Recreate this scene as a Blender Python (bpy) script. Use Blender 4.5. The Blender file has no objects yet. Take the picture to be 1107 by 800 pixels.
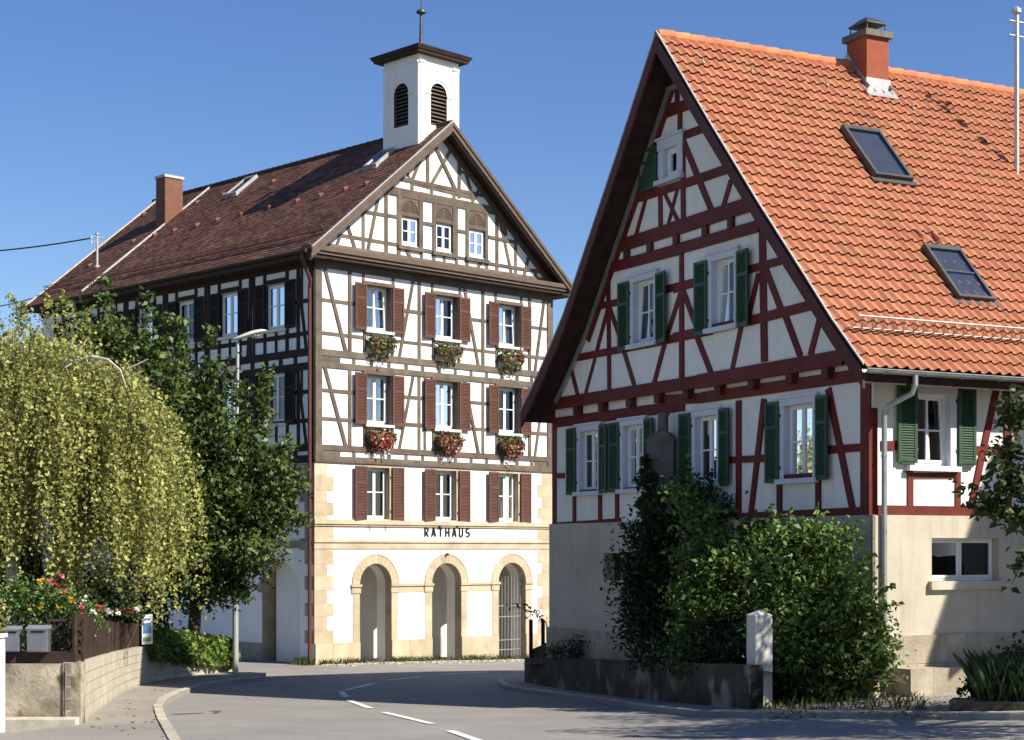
import bpy, bmesh, math, random
import numpy as np
from mathutils import Vector
from mathutils.geometry import delaunay_2d_cdt
random.seed(7); RNG = np.random.default_rng(11)
SC = bpy.context.scene; COL = SC.collection
R = math.radians
# ------------------------------------------------------------------ camera, sky, sun, exposure
FPX, CXP, HYP, EZ = 1830.0, 553.5, 595.0, 1.65          # focal length in pixels, principal column, horizon row, eye height
cam = bpy.data.objects.new('camera', bpy.data.cameras.new('camera')); COL.objects.link(cam)
cam.location = (0, 0, EZ); cam.rotation_euler = (R(90), 0, 0)
cam.data.sensor_width = 36; cam.data.lens = 36*FPX/1107
cam.data.shift_y = (HYP-400)/1107; cam.data.clip_end = 3000; cam.data.clip_start = .1
SC.camera = cam
SUN_EL = 40.5; SUN_DIR = Vector((.88, -.475, 0)).normalized()*math.cos(R(SUN_EL)); SUN_DIR.z = math.sin(R(SUN_EL))
w = bpy.data.worlds.new('World'); SC.world = w; w.use_nodes = True
nt = w.node_tree; nt.nodes.clear()
sky = nt.nodes.new('ShaderNodeTexSky'); sky.sky_type = 'NISHITA'; sky.sun_disc = False
sky.sun_elevation = R(SUN_EL); sky.sun_rotation = math.atan2(SUN_DIR.x, SUN_DIR.y)
sky.altitude = 300; sky.air_density = 1.0; sky.dust_density = .25; sky.ozone_density = 3.0
bg = nt.nodes.new('ShaderNodeBackground'); bg.inputs[1].default_value = .078
wo = nt.nodes.new('ShaderNodeOutputWorld')
hsv = nt.nodes.new('ShaderNodeHueSaturation'); hsv.inputs['Saturation'].default_value = 1.2; hsv.inputs['Hue'].default_value = .512
nt.links.new(sky.outputs[0], hsv.inputs['Color']); nt.links.new(hsv.outputs[0], bg.inputs[0]); nt.links.new(bg.outputs[0], wo.inputs[0])
sl = bpy.data.lights.new('sun', 'SUN'); sl.energy = 4.7; sl.angle = R(.5); sl.color = (1, .94, .83)
so = bpy.data.objects.new('sun', sl); COL.objects.link(so)
so.rotation_euler = SUN_DIR.to_track_quat('Z', 'Y').to_euler(); so.location = SUN_DIR*100
SC.view_settings.view_transform = 'Standard'; SC.view_settings.look = 'None'
SC.view_settings.exposure = 0.83; SC.view_settings.gamma = 1; SC.view_settings.use_curve_mapping = False
SC.cycles.max_bounces = 6; SC.cycles.transparent_max_bounces = 12

# ------------------------------------------------------------------ materials
def mat(name, col, rough=.8, var=.12, scale=3., bump=0., bscale=40., island=0., metal=0., spec=.3, col2=None, trans=0., stretch=None, streak=0., spots=None):
    m = bpy.data.materials.new(name); m.use_nodes = True; n = m.node_tree; b = n.nodes['Principled BSDF']
    L = n.links.new
    b.inputs['Roughness'].default_value = rough; b.inputs['Metallic'].default_value = metal
    b.inputs['Specular IOR Level'].default_value = spec
    tc = n.nodes.new('ShaderNodeTexCoord'); vec = tc.outputs['Object']
    if stretch:
        mp = n.nodes.new('ShaderNodeMapping'); mp.inputs['Scale'].default_value = stretch; L(vec, mp.inputs[0]); vec = mp.outputs[0]
    nz = n.nodes.new('ShaderNodeTexNoise'); nz.inputs['Scale'].default_value = scale; nz.inputs['Detail'].default_value = 6; nz.inputs['Roughness'].default_value = .65
    L(vec, nz.inputs['Vector'])
    mr = n.nodes.new('ShaderNodeMapRange'); mr.inputs[1].default_value = .3; mr.inputs[2].default_value = .7; L(nz.outputs[0], mr.inputs[0])
    mx = n.nodes.new('ShaderNodeMix'); mx.data_type = 'RGBA'
    c2 = col2 if col2 else tuple(max(0, c*(1-2*var)) for c in col)
    c1 = col if col2 else tuple(c*(1+var) for c in col)
    mx.inputs['A'].default_value = (*c2, 1); mx.inputs['B'].default_value = (*c1, 1); L(mr.outputs[0], mx.inputs['Factor'])
    out = mx.outputs['Result']
    if streak:
        mp2 = n.nodes.new('ShaderNodeMapping'); mp2.inputs['Scale'].default_value = (3.5, 3.5, .35); L(tc.outputs['Object'], mp2.inputs[0])
        n2 = n.nodes.new('ShaderNodeTexNoise'); n2.inputs['Scale'].default_value = 1.6; n2.inputs['Detail'].default_value = 5; L(mp2.outputs[0], n2.inputs['Vector'])
        r2 = n.nodes.new('ShaderNodeMapRange'); r2.inputs[1].default_value = .5; r2.inputs[2].default_value = .75; r2.inputs[4].default_value = streak; L(n2.outputs[0], r2.inputs[0])
        m3 = n.nodes.new('ShaderNodeMix'); m3.data_type = 'RGBA'; m3.blend_type = 'MULTIPLY'; m3.inputs['B'].default_value = (.45, .40, .33, 1)
        L(r2.outputs[0], m3.inputs['Factor']); L(out, m3.inputs['A']); out = m3.outputs['Result']
    if spots:
        n4 = n.nodes.new('ShaderNodeTexNoise'); n4.inputs['Scale'].default_value = spots[0]; n4.inputs['Detail'].default_value = 2; L(tc.outputs['Object'], n4.inputs['Vector'])
        r4 = n.nodes.new('ShaderNodeMapRange'); r4.inputs[1].default_value = spots[1]; r4.inputs[2].default_value = spots[2]; L(n4.outputs[0], r4.inputs[0])
        m5 = n.nodes.new('ShaderNodeMix'); m5.data_type = 'RGBA'; m5.inputs['B'].default_value = (*spots[3], 1)
        L(r4.outputs[0], m5.inputs['Factor']); L(out, m5.inputs['A']); out = m5.outputs['Result']
    if island:
        ge = n.nodes.new('ShaderNodeNewGeometry')
        r3 = n.nodes.new('ShaderNodeMapRange'); r3.inputs[3].default_value = 1-island; r3.inputs[4].default_value = 1+island; L(ge.outputs['Random Per Island'], r3.inputs[0])
        hs = n.nodes.new('ShaderNodeHueSaturation'); L(r3.outputs[0], hs.inputs['Value']); L(out, hs.inputs['Color'])
        r5 = n.nodes.new('ShaderNodeMath'); r5.operation = 'MULTIPLY_ADD'; r5.inputs[1].default_value = 7.31; r5.inputs[2].default_value = .2; L(ge.outputs['Random Per Island'], r5.inputs[0])
        fr = n.nodes.new('ShaderNodeMath'); fr.operation = 'FRACT'; L(r5.outputs[0], fr.inputs[0])
        r6 = n.nodes.new('ShaderNodeMapRange'); r6.inputs[3].default_value = .5-.06*island; r6.inputs[4].default_value = .5+.06*island; L(fr.outputs[0], r6.inputs[0]); L(r6.outputs[0], hs.inputs['Hue'])
        out = hs.outputs[0]
    L(out, b.inputs['Base Color'])
    if bump:
        nb = n.nodes.new('ShaderNodeTexNoise'); nb.inputs['Scale'].default_value = bscale; nb.inputs['Detail'].default_value = 5; L(vec, nb.inputs['Vector'])
        bp = n.nodes.new('ShaderNodeBump'); bp.inputs['Strength'].default_value = bump; bp.inputs['Distance'].default_value = .02; L(nb.outputs[0], bp.inputs['Height']); L(bp.outputs[0], b.inputs['Normal'])
    if trans:
        tr = n.nodes.new('ShaderNodeBsdfTranslucent'); L(out, tr.inputs[0])
        ms = n.nodes.new('ShaderNodeMixShader'); ms.inputs[0].default_value = trans
        L(b.outputs[0], ms.inputs[1]); L(tr.outputs[0], ms.inputs[2]); L(ms.outputs[0], n.nodes['Material Output'].inputs[0])
    return m
def glass(name, tint, refl=.06, mul=1.0):
    m = bpy.data.materials.new(name); m.use_nodes = True; n = m.node_tree; n.nodes.clear(); L = n.links.new
    t = n.nodes.new('ShaderNodeBsdfTransparent'); t.inputs[0].default_value = (*tint, 1)
    g = n.nodes.new('ShaderNodeBsdfGlossy'); g.inputs['Roughness'].default_value = .015
    tc = n.nodes.new('ShaderNodeTexCoord'); nz = n.nodes.new('ShaderNodeTexNoise'); nz.inputs['Scale'].default_value = 2.2; L(tc.outputs['Object'], nz.inputs['Vector'])
    bp = n.nodes.new('ShaderNodeBump'); bp.inputs['Strength'].default_value = .04; bp.inputs['Distance'].default_value = .05; L(nz.outputs[0], bp.inputs['Height']); L(bp.outputs[0], g.inputs['Normal'])
    fr = n.nodes.new('ShaderNodeFresnel'); fr.inputs['IOR'].default_value = 1.5
    ad = n.nodes.new('ShaderNodeMath'); ad.operation = 'ADD'; ad.inputs[1].default_value = refl; L(fr.outputs[0], ad.inputs[0])
    mm_ = n.nodes.new('ShaderNodeMath'); mm_.operation = 'MULTIPLY'; mm_.inputs[1].default_value = mul; L(ad.outputs[0], mm_.inputs[0])
    ms = n.nodes.new('ShaderNodeMixShader'); L(mm_.outputs[0], ms.inputs[0]); L(t.outputs[0], ms.inputs[1]); L(g.outputs[0], ms.inputs[2])
    o = n.nodes.new('ShaderNodeOutputMaterial'); L(ms.outputs[0], o.inputs[0]); return m
M = dict(
 plaster_w=mat('white lime plaster', (.84, .83, .79), .9, .03, 1.5, .15, 30, streak=.05),
 plaster_h=mat('ivory infill plaster', (.83, .79, .72), .9, .04, 1.3, .25, 25, streak=.14),
 plinth_h=mat('beige render', (.52, .46, .36), .92, .07, .9, .35, 45, streak=.3),
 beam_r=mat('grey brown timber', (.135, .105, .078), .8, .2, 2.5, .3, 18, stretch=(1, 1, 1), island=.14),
 beam_shade=mat('shade darkened timber', (.030, .020, .016), .8, .2, 2.5, .3, 18, island=.14),  # town hall timber again, darkened to carry the side's shade in its colour
 beam_h=mat('oxblood painted timber', (.145, .018, .012), .62, .2, 2.2, .35, 16, island=.12, spots=(4, .62, .75, (.10, .02, .015))),
 trim_r=mat('brown painted board', (.12, .086, .062), .65, .12, 3, .1, 20),
 board_h=mat('dark red brown board', (.10, .022, .016), .6, .15, 3, .2, 14),
 soffit=mat('dark brown soffit board', (.045, .025, .018), .75, .2, 4, .2, 14),
 stone=mat('yellow sandstone', (.50, .405, .275), .9, .14, 1.4, .3, 30, island=.1, streak=.15),
 stone_g=mat('grey weathered sandstone', (.40, .34, .25), .92, .16, 2, .5, 22, island=.1, streak=.3),
 shut_r=mat('brown shutter paint', (.115, .05, .034), .55, .12, 4, .05, 20),
 shut_g=mat('green shutter paint', (.040, .085, .044), .5, .12, 4, .05, 20),
 white=mat('white window paint', (.82, .82, .80), .45, .03, 5),
 trim_h=mat('pale lilac grey casing paint', (.62, .63, .68), .6, .05, 4, .05, 20),
 sill_w=mat('pale painted sill', (.70, .69, .66), .6, .06, 4),
 dark=mat('dark room', (.018, .016, .014), .95, .1),
 curtain=mat('net curtain', (.50, .54, .60), .9, .25, 3, stretch=(8, 8, .3)),
 tile_reflect=mat('orange tile reflection', (.50, .10, .02), .9, .1, 3),  # mirrored tile roof painted as a coloured sheet behind the pane
 glass=glass('window glass', (.62, .68, .75)), glass_r=glass('roof window glass', (.75, .77, .78), 0, .3), blind=mat('grey roof blind', (.065, .065, .065), .8, .1),
 roof_o=mat('orange clay pantile', (.425, .165, .086), .75, .08, 2.5, .12, 60, island=.11, streak=.25, spots=(1.3, .62, .85, (.30, .12, .07))),
 ridge_o=mat('orange ridge tile', (.54, .19, .08), .75, .12, 3, .12, 60, island=.1),
 roof_b=mat('brown plain tile', (.150, .068, .046), .72, .2, 1.2, .15, 60, island=.40, spots=(.9, .55, .75, (.105, .052, .038))),
 ridge_b=mat('dark ridge tile', (.05, .032, .026), .8, .15, 3, island=.15),
 brick=mat('red brown chimney render', (.19, .085, .058), .9, .1, 4, .3, 40),
 render_r=mat('red chimney render', (.30, .085, .045), .9, .08, 4, .3, 40),
 zinc=mat('grey zinc sheet', (.42, .43, .42), .45, .12, 3, metal=.6),
 zinc_l=mat('bright verge metal', (.46, .45, .42), .6, .08, 3, metal=.3),
 lead=mat('dark weathered metal', (.09, .09, .09), .5, .15, 5, metal=.5),
 copper=mat('brown downpipe paint', (.12, .05, .035), .45, .1, 5),
 iron=mat('black iron', (.02, .02, .02), .5, .15, 8, metal=.4),
 stone_d=mat('dark weathered stone', (.17, .155, .135), .95, .2, 2.5, .6, 18, streak=.4),
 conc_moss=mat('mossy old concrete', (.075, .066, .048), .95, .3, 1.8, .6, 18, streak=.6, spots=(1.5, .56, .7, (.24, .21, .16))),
 concrete=mat('weathered concrete', (.47, .42, .32), .93, .14, 1.6, .4, 30, streak=.35),
 conc_st=mat('stained old concrete', (.42, .36, .26), .95, .3, 1.8, .6, 18, streak=.7, spots=(2.2, .52, .62, (.13, .10, .06))),
 conc_white=mat('whitewashed concrete', (.60, .57, .50), .92, .1, 2, .3, 25, streak=.3),
 asphalt=mat('sun bleached asphalt', (.245, .23, .208), .9, .12, .6, .5, 160, spots=(60, .5, .7, (.34, .32, .29))),
 asphalt_d=mat('patched asphalt', (.10, .092, .08), .9, .1, 1, .5, 160, spots=(95, .52, .7, (.13, .12, .11))),
 pave=mat('pavement asphalt', (.27, .245, .21), .92, .12, .5, .4, 140, spots=(70, .52, .7, (.35, .325, .285))),
 kerb=mat('granite kerb', (.45, .40, .32), .9, .16, 4, .3, 40, island=.15),
 cobble=mat('pale cobble stone', (.40, .36, .29), .9, .2, 5, .3, 40, island=.25),
 paint=mat('road paint', (.72, .72, .70), .8, .1, 6, spots=(30, .6, .7, (.35, .34, .32))),
 soil=mat('dry garden soil', (.10, .075, .05), .95, .25, 3, .6, 25),
 ground=mat('meadow ground', (.075, .09, .035), .95, .25, .4, .4, 12),
 bark=mat('brown bark', (.09, .065, .045), .9, .25, 6, .6, 20, stretch=(4, 4, 1)),
 bark_w=mat('pale birch bark', (.55, .52, .46), .85, .3, 6, .3, 20, stretch=(1, 1, 5)),
 leaf_birch=mat('yellow green birch leaf', (.41, .42, .125), .55, .25, .9, island=.42, trans=.36),
 leaf_tree=mat('mid green leaf', (.115, .165, .045), .46, .22, .9, island=.35, trans=.28),
 leaf_hedge=mat('bright ivy leaf', (0.16, 0.23, 0.05), .5, .22, 2, island=.35, trans=.28),
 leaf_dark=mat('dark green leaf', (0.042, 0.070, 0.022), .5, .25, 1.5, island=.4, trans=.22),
 leaf_bush=mat('bush leaf', (.13, .205, .05), .5, .22, 1.2, island=.38, trans=.26),
 leaf_right=mat('dull green leaf', (0.066, 0.102, 0.026), .5, .22, 1.2, island=.35, trans=.25),
 grass=mat('verge grass', (.10, .13, .03), .7, .3, 2, island=.35, trans=.25),
 litter=mat('fallen leaf', (.26, .12, .035), .8, .3, 3, island=.4),
 fl_red=mat('red petal', (.50, .025, .02), .6, .2, 3, island=.3, trans=.2),
 fl_pink=mat('pink petal', (.65, .16, .19), .6, .2, 3, island=.3, trans=.2),
 fl_white=mat('white petal', (.75, .70, .64), .6, .1, 3, island=.1, trans=.2),
 fl_yel=mat('yellow petal', (.70, .45, .03), .6, .1, 3, island=.2, trans=.2),
 fence=mat('woven brown reed', (.05, .031, .02), .85, .3, 6, .3, 30, island=.3),
 steel=mat('brushed steel', (.45, .46, .47), .35, .08, 6, metal=.85),
 pole=mat('galvanised post', (.50, .50, .48), .5, .08, 4, metal=.5),
 lampw=mat('cream lamp housing', (.68, .64, .55), .5, .05, 4),
 lampg=mat('frosted lamp glass', (.62, .60, .52), .25, .04, 4),
 letter=mat('black letter', (.02, .018, .016), .5, .1, 5),
 cab=mat('off white cabinet', (.74, .73, .70), .6, .05, 3),
 p_white=mat('poster white', (.78, .78, .78), .5, .03), p_green=mat('poster green', (.12, .40, .16), .5, .1), p_blue=mat('poster blue', (.10, .22, .45), .5, .3, 30),
)
# ------------------------------------------------------------------ helpers
WL = {}                                   # world location of each object built
V = Vector
class MB:
    def __init__(s): s.v = []; s.f = []; s.m = []
    def add(s, vs, fs, mi=0):
        k = len(s.v); s.v += [tuple(p) for p in vs]
        for f in fs: s.f.append(tuple(i+k for i in f)); s.m.append(mi)
        return s
    def quad(s, a, b, c, d, mi=0): return s.add([a, b, c, d], [(0, 1, 2, 3)], mi)
    def hexa(s, p, mi=0): return s.add(p, [(0, 3, 2, 1), (4, 5, 6, 7), (0, 1, 5, 4), (1, 2, 6, 5), (2, 3, 7, 6), (3, 0, 4, 7)], mi)
    def boxv(s, o, a, b, c, mi=0):        # corner and three edge vectors
        o, a, b, c = V(o), V(a), V(b), V(c)
        return s.hexa([o, o+a, o+a+b, o+b, o+c, o+a+c, o+a+b+c, o+b+c], mi)
    def tube(s, pts, rad, n=8, mi=0, cap=True):
        pts = [V(p) for p in pts]; k = len(pts)
        if not isinstance(rad, (list, tuple)): rad = [rad]*k
        vs = []; prev = None
        for i, p in enumerate(pts):
            d = (pts[min(i+1, k-1)]-pts[max(i-1, 0)]).normalized()
            if prev is None: x = d.orthogonal().normalized()
            else: x = (prev-d*prev.dot(d)); x = x.normalized() if x.length > 1e-6 else d.orthogonal().normalized()
            prev = x; y = d.cross(x)
            for j in range(n):
                a = 2*math.pi*j/n; vs.append(p+(x*math.cos(a)+y*math.sin(a))*rad[i])
        fs = [(i*n+j, i*n+(j+1) % n, (i+1)*n+(j+1) % n, (i+1)*n+j) for i in range(k-1) for j in range(n)]
        if cap: fs += [tuple(range(n))[::-1], tuple((k-1)*n+j for j in range(n))]
        return s.add(vs, fs, mi)
    def build(s, name, mats, parent=None, smooth=False, recalc=True):
        if not isinstance(mats, (list, tuple)): mats = [mats]
        off = WL[parent] if parent else V((0, 0, 0))
        me = bpy.data.meshes.new(name)
        me.from_pydata([(x-off.x, y-off.y, z-off.z) for x, y, z in s.v], [], s.f)
        me.polygons.foreach_set('material_index', s.m)
        for m in mats: me.materials.append(m)
        if recalc:
            bm = bmesh.new(); bm.from_mesh(me); bmesh.ops.recalc_face_normals(bm, faces=bm.faces); bm.to_mesh(me); bm.free()
        if smooth: me.polygons.foreach_set('use_smooth', [True]*len(me.polygons))
        o = bpy.data.objects.new(name, me); COL.objects.link(o); o.parent = parent; WL[o] = off
        return o
def raw_mesh(name, verts, nper, m, parent=None, idx=None, mats=None):   # many little n-gons at once
    off = WL[parent] if parent else V((0, 0, 0))
    verts = np.asarray(verts, np.float32).reshape(-1, 3)-np.array(off, np.float32)
    nf = len(verts)//nper; me = bpy.data.meshes.new(name)
    me.vertices.add(len(verts)); me.vertices.foreach_set('co', verts.ravel())
    me.loops.add(len(verts)); me.loops.foreach_set('vertex_index', np.arange(len(verts), dtype=np.int32))
    me.polygons.add(nf); me.polygons.foreach_set('loop_start', np.arange(0, len(verts), nper, dtype=np.int32))
    for mm in (mats or [m]): me.materials.append(mm)
    if idx is not None: me.polygons.foreach_set('material_index', np.asarray(idx, np.int32))
    me.update(calc_edges=True)
    o = bpy.data.objects.new(name, me); COL.objects.link(o); o.parent = parent; WL[o] = off
    return o
def thing(name, loc, label, cat, group=None):
    o = bpy.data.objects.new(name, None); COL.objects.link(o); o.location = loc; WL[o] = V(loc)
    return tag(o, label, cat, group)
def tag(o, label, cat, group=None):
    o['label'] = label; o['category'] = cat
    if group: o['group'] = group
    return o
def kind(o, k): o['kind'] = k; return o
def ray(x, y): return V(((x-CXP)/FPX, 1, (HYP-y)/FPX))
def at(x, y, Y): return V((0, 0, EZ))+ray(x, y)*Y
class Face:                                # a vertical wall plane: u along, z up, o outward
    def __init__(s, O, U, N): s.O = V((O[0], O[1], 0)); s.U = V(U).normalized(); s.N = V(N).normalized()
    def P(s, u, z, o=0.): p = s.O+s.U*u+s.N*o; p.z = z; return p
    def px(s, x, y, o=0.):
        r = ray(x, y); E = V((0, 0, EZ)); t = s.N.dot(s.O+s.N*o-E)/s.N.dot(r); q = E+r*t
        return (q-s.O).dot(s.U), q.z
    def box(s, mb, u0, u1, z0, z1, o0, o1, mi=0):
        return mb.hexa([s.P(u0, z0, o0), s.P(u1, z0, o0), s.P(u1, z0, o1), s.P(u0, z0, o1), s.P(u0, z1, o0), s.P(u1, z1, o0), s.P(u1, z1, o1), s.P(u0, z1, o1)], mi)
    def bar(s, mb, a, b, w, o0=-.03, o1=.02, mi=0, ext=0.):
        a = V((a[0], a[1])); b = V((b[0], b[1])); d = (b-a).normalized(); n = V((-d.y, d.x))*w/2; a = a-d*ext; b = b+d*ext
        j = lambda: random.uniform(.92, 1.07) if w > .09 else 1
        q = [a-n*j(), b-n*j(), b+n*j(), a+n*j()]
        return mb.hexa([s.P(p.x, p.y, o0) for p in q]+[s.P(p.x, p.y, o1) for p in q], mi)
    def poly(s, mb, outline, holes=(), o=0., mi=0, reveal=0., rmi=None):
        pts = []; edges = []
        for loop in [outline]+list(holes):
            k = len(pts); pts += [V((p[0], p[1])) for p in loop]; edges += [(k+i, k+(i+1) % len(loop)) for i in range(len(loop))]
        vv, ee, ff, *_ = delaunay_2d_cdt(pts, edges, [], 0, 1e-5)
        def inside(p, L):
            c = False; j = len(L)-1
            for i in range(len(L)):
                if (L[i][1] > p.y) != (L[j][1] > p.y) and p.x < (L[j][0]-L[i][0])*(p.y-L[i][1])/(L[j][1]-L[i][1])+L[i][0]: c = not c
                j = i
            return c
        fs = []
        for f in ff:
            c = sum((vv[i] for i in f), V((0, 0)))/len(f)
            if inside(c, outline) and not any(inside(c, h) for h in holes): fs.append(f)
        mb.add([s.P(p.x, p.y, o) for p in vv], fs, mi)
        if reveal:
            for h in holes:
                for i in range(len(h)):
                    a, b = h[i], h[(i+1) % len(h)]
                    mb.quad(s.P(*a, o), s.P(*b, o), s.P(*b, o-reveal), s.P(*a, o-reveal), rmi if rmi is not None else mi)
        return mb
def rect(u0, u1, z0, z1): return [(u0, z0), (u1, z0), (u1, z1), (u0, z1)]
def arch(uc, r, z0, zs, n=20, flat=1.): return [(uc-r, z0), (uc+r, z0)]+[(uc+r*math.cos(math.pi*i/n), zs+r*flat*math.sin(math.pi*i/n)) for i in range(n+1)]
def zz(ox, oy, s): return lambda x, y: (ox+x/s, oy+y/s)

def window(fc, u0, u1, z0, z1, parent, depth=.17, fw=.07, mull=1, trans=(.5,), o=0., curt='curtain', frame='white', tilt=0., roomd=.6, closed=.0, name='window'):
    """casement in an opening: frame mesh > pane, curtain. The dark room behind belongs to the frame mesh."""
    mb = MB(); of = o-depth
    P = fc.P
    rb = o-depth-roomd                      # room box
    for a, b in (((u0-.25, z0-.25), (u1+.25, z0-.25)), ((u1+.25, z0-.25), (u1+.25, z1+.25)), ((u1+.25, z1+.25), (u0-.25, z1+.25)), ((u0-.25, z1+.25), (u0-.25, z0-.25))):
        mb.quad(P(*a, of-.09), P(*b, of-.09), P(*b, rb), P(*a, rb), 1)
    mb.quad(P(u0-.25, z0-.25, rb), P(u1+.25, z0-.25, rb), P(u1+.25, z1+.25, rb), P(u0-.25, z1+.25, rb), 1)
    fc.box(mb, u0+.002, u0+fw*.6, z0, z1, of-.08, of); fc.box(mb, u1-fw*.6, u1-.002, z0, z1, of-.08, of)
    fc.box(mb, u0+fw*.6, u1-fw*.6, z0, z0+fw*.7, of-.08, of-.002); fc.box(mb, u0+fw*.6, u1-fw*.6, z1-fw*.6, z1, of-.08, of-.002)
    a0, a1, b0, b1 = u0+fw*.6, u1-fw*.6, z0+fw*.7, z1-fw*.6
    nl = mull+1; W = (a1-a0)/nl; pn = MB()
    for k in range(nl):
        s0 = a0+k*W; s1 = s0+W; lean = tilt if (tilt and k == nl-1) else 0.
        def Q(u, z, oo): return P(u, z, oo-(z-b0)*lean)
        def bx(ua, ub, za, zb, oa, ob): mb.hexa([Q(ua, za, oa), Q(ub, za, oa), Q(ub, za, ob), Q(ua, za, ob), Q(ua, zb, oa), Q(ub, zb, oa), Q(ub, zb, ob), Q(ua, zb, ob)])
        sw = fw*.62; off = of+.014
        bx(s0+.004, s0+sw, b0+.004, b1-.004, off-.06, off); bx(s1-sw, s1-.004, b0+.004, b1-.004, off-.06, off)
        bx(s0+sw, s1-sw, b0+.004, b0+sw*1.25, off-.06, off-.003); bx(s0+sw, s1-sw, b1-sw, b1-.004, off-.06, off-.003)
        for t in trans:
            zt = b0+(b1-b0)*t; bx(s0+sw, s1-sw, zt-.016, zt+.016, off-.05, off-.004)
        pn.quad(Q(s0+sw, b0+sw, off-.03), Q(s1-sw, b0+sw, off-.03), Q(s1-sw, b1-sw, off-.03), Q(s0+sw, b1-sw, off-.03))
    wobj = mb.build(name, [M[frame], M['dark']], parent)
    pn.build('pane', M['glass'], wobj)
    if curt:
        cu = MB(); n = 40; oc = of-.16
        if curt == 'curtain':
            for side in (0, 1):
                wd = (u1-u0)*random.uniform(.36, .5)
                ua = u0 if side == 0 else u1-wd
                vs = []
                for i in range(n+1):
                    uu = ua+wd*i/n; oo = oc+.03*math.sin(i*1.25+side)+.012*math.sin(i*2.9)
                    vs += [P(uu, z0-.05, oo), P(uu, z1+.05, oo)]
                cu.add(vs, [(2*i, 2*i+2, 2*i+3, 2*i+1) for i in range(n)])
        elif curt == 'half':
            vs = []
            for i in range(n+1):
                uu = u0+(u1-u0)*i/n; oo = oc+.02*math.sin(i*1.2); vs += [P(uu, z0, oo), P(uu, z0+(z1-z0)*.5+.03*math.sin(i*.5), oo)]
            cu.add(vs, [(2*i, 2*i+2, 2*i+3, 2*i+1) for i in range(n)])
        else:
            vs = []
            for i in range(n+1):
                zc = z0+(z1-z0)*i/n; vs += [P(u0, zc, oc+.012*(i % 2)), P(u1, zc, oc+.012*(i % 2))]
            cu.add(vs, [(2*i, 2*i+2, 2*i+3, 2*i+1) for i in range(n)])
        cu.build('curtain', M['tile_reflect' if curt == 'orange' else 'curtain'], wobj)  # the orange sheet is a painted roof reflection, the others are curtains
    return wobj
def shutter(fc, u0, u1, z0, z1, parent, m, o=.035, th=.045, split=.68, slats=True, swing=0., hinge=0):
    mb = MB(); fw = min(.065, (u1-u0)*.18)
    uh = u0 if hinge == 0 else u1
    P0 = fc.P
    class F2(Face): pass
    f = Face.__new__(Face); f.O = fc.O; f.U = fc.U; f.N = fc.N
    def P(u, z, oo=0.): return P0(u, z, oo+abs(u-uh)*swing)
    f.P = P
    f.box(mb, u0, u0+fw, z0, z1, o, o+th); f.box(mb, u1-fw, u1, z0, z1, o, o+th)
    zs = z0+(z1-z0)*split
    for a, b in ((z0, z0+fw*1.3), (zs-fw*.5, zs+fw*.5), (z1-fw, z1)): f.box(mb, u0+fw, u1-fw, a, b, o+.002, o+th-.002)
    if slats:
        for a, b in ((z0+fw*1.3, zs-fw*.5), (zs+fw*.5, z1-fw)):
            k = max(2, int((b-a)/.046)); h = (b-a)/k
            for i in range(k):
                za = a+i*h
                mb.hexa([P(u0+fw, za, o+th-.006), P(u1-fw, za, o+th-.006), P(u1-fw, za+.008, o+th-.002), P(u0+fw, za+.008, o+th-.002),
                         P(u0+fw, za+h*.92, o+.006), P(u1-fw, za+h*.92, o+.006), P(u1-fw, za+h*.92+.008, o+.010), P(u0+fw, za+h*.92+.008, o+.010)])
            mb.quad(P(u0+fw, a, o+.004), P(u1-fw, a, o+.004), P(u1-fw, b, o+.004), P(u0+fw, b, o+.004))
    else: f.box(mb, u0+fw, u1-fw, z0+fw, z1-fw, o+.004, o+th*.5)
    for zc in (z0+.18*(z1-z0), z0+.82*(z1-z0)):          # hinge lugs
        ub = u1 if hinge else u0; d = .05 if hinge else -.05
        f.box(mb, min(ub, ub+d), max(ub, ub+d), zc-.03, zc+.03, o-.03, o+.012)
    return mb.build('shutter', m, parent)
def frame_on(fc, mb, lst, tr=None, o1=.018):
    """timbers given as (x1,y1,x2,y2,width[,ext]) in photo pixels on the wall plane"""
    for i, t in enumerate(lst):
        a = tr(t[0], t[1]) if tr else (t[0], t[1]); b = tr(t[2], t[3]) if tr else (t[2], t[3])
        fc.bar(mb, fc.px(*a), fc.px(*b), t[4], -.03, o1+random.uniform(0, .02), 0, t[5] if len(t) > 5 else 0)

# ------------------------------------------------------------------ terrain height
R0 = at(340, 595, 52.); aF = V((2410-CXP, FPX, 0)).normalized(); aS = V((-aF.y, aF.x, 0))
gG = V((-390-CXP, FPX, 0)).normalized(); gS = V((gG.y, -gG.x, 0)); H0 = at(944, 595, 31.)
def sp(x, k=2.): return k*math.log1p(math.exp(max(-30, min(30, x/k))))
def gz(X, Y):
    z = -1.85+.045*sp(42-Y, 2.)
    z += .05*sp(X-2.2, .6)/(1+math.exp(min(30., (Y-38)/2.)))
    t = (X-R0.x)*aF.x+(Y-R0.y)*aF.y
    if Y > 40: z -= .032*sp(min(t, 30)-1, 1.5)*min(1, (Y-40)/6)
    return z
def gp(x, y, dz=0.):                       # photo pixel on the ground
    Y = 30.
    r = ray(x, y)
    for _ in range(60):
        z = gz(r.x*Y, Y)+dz; Y2 = (z-EZ)/r.z if r.z < -1e-4 else 400; Y = .6*Y+.4*min(Y2, 200)
    return V((r.x*Y, Y, gz(r.x*Y, Y)+dz))
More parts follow.
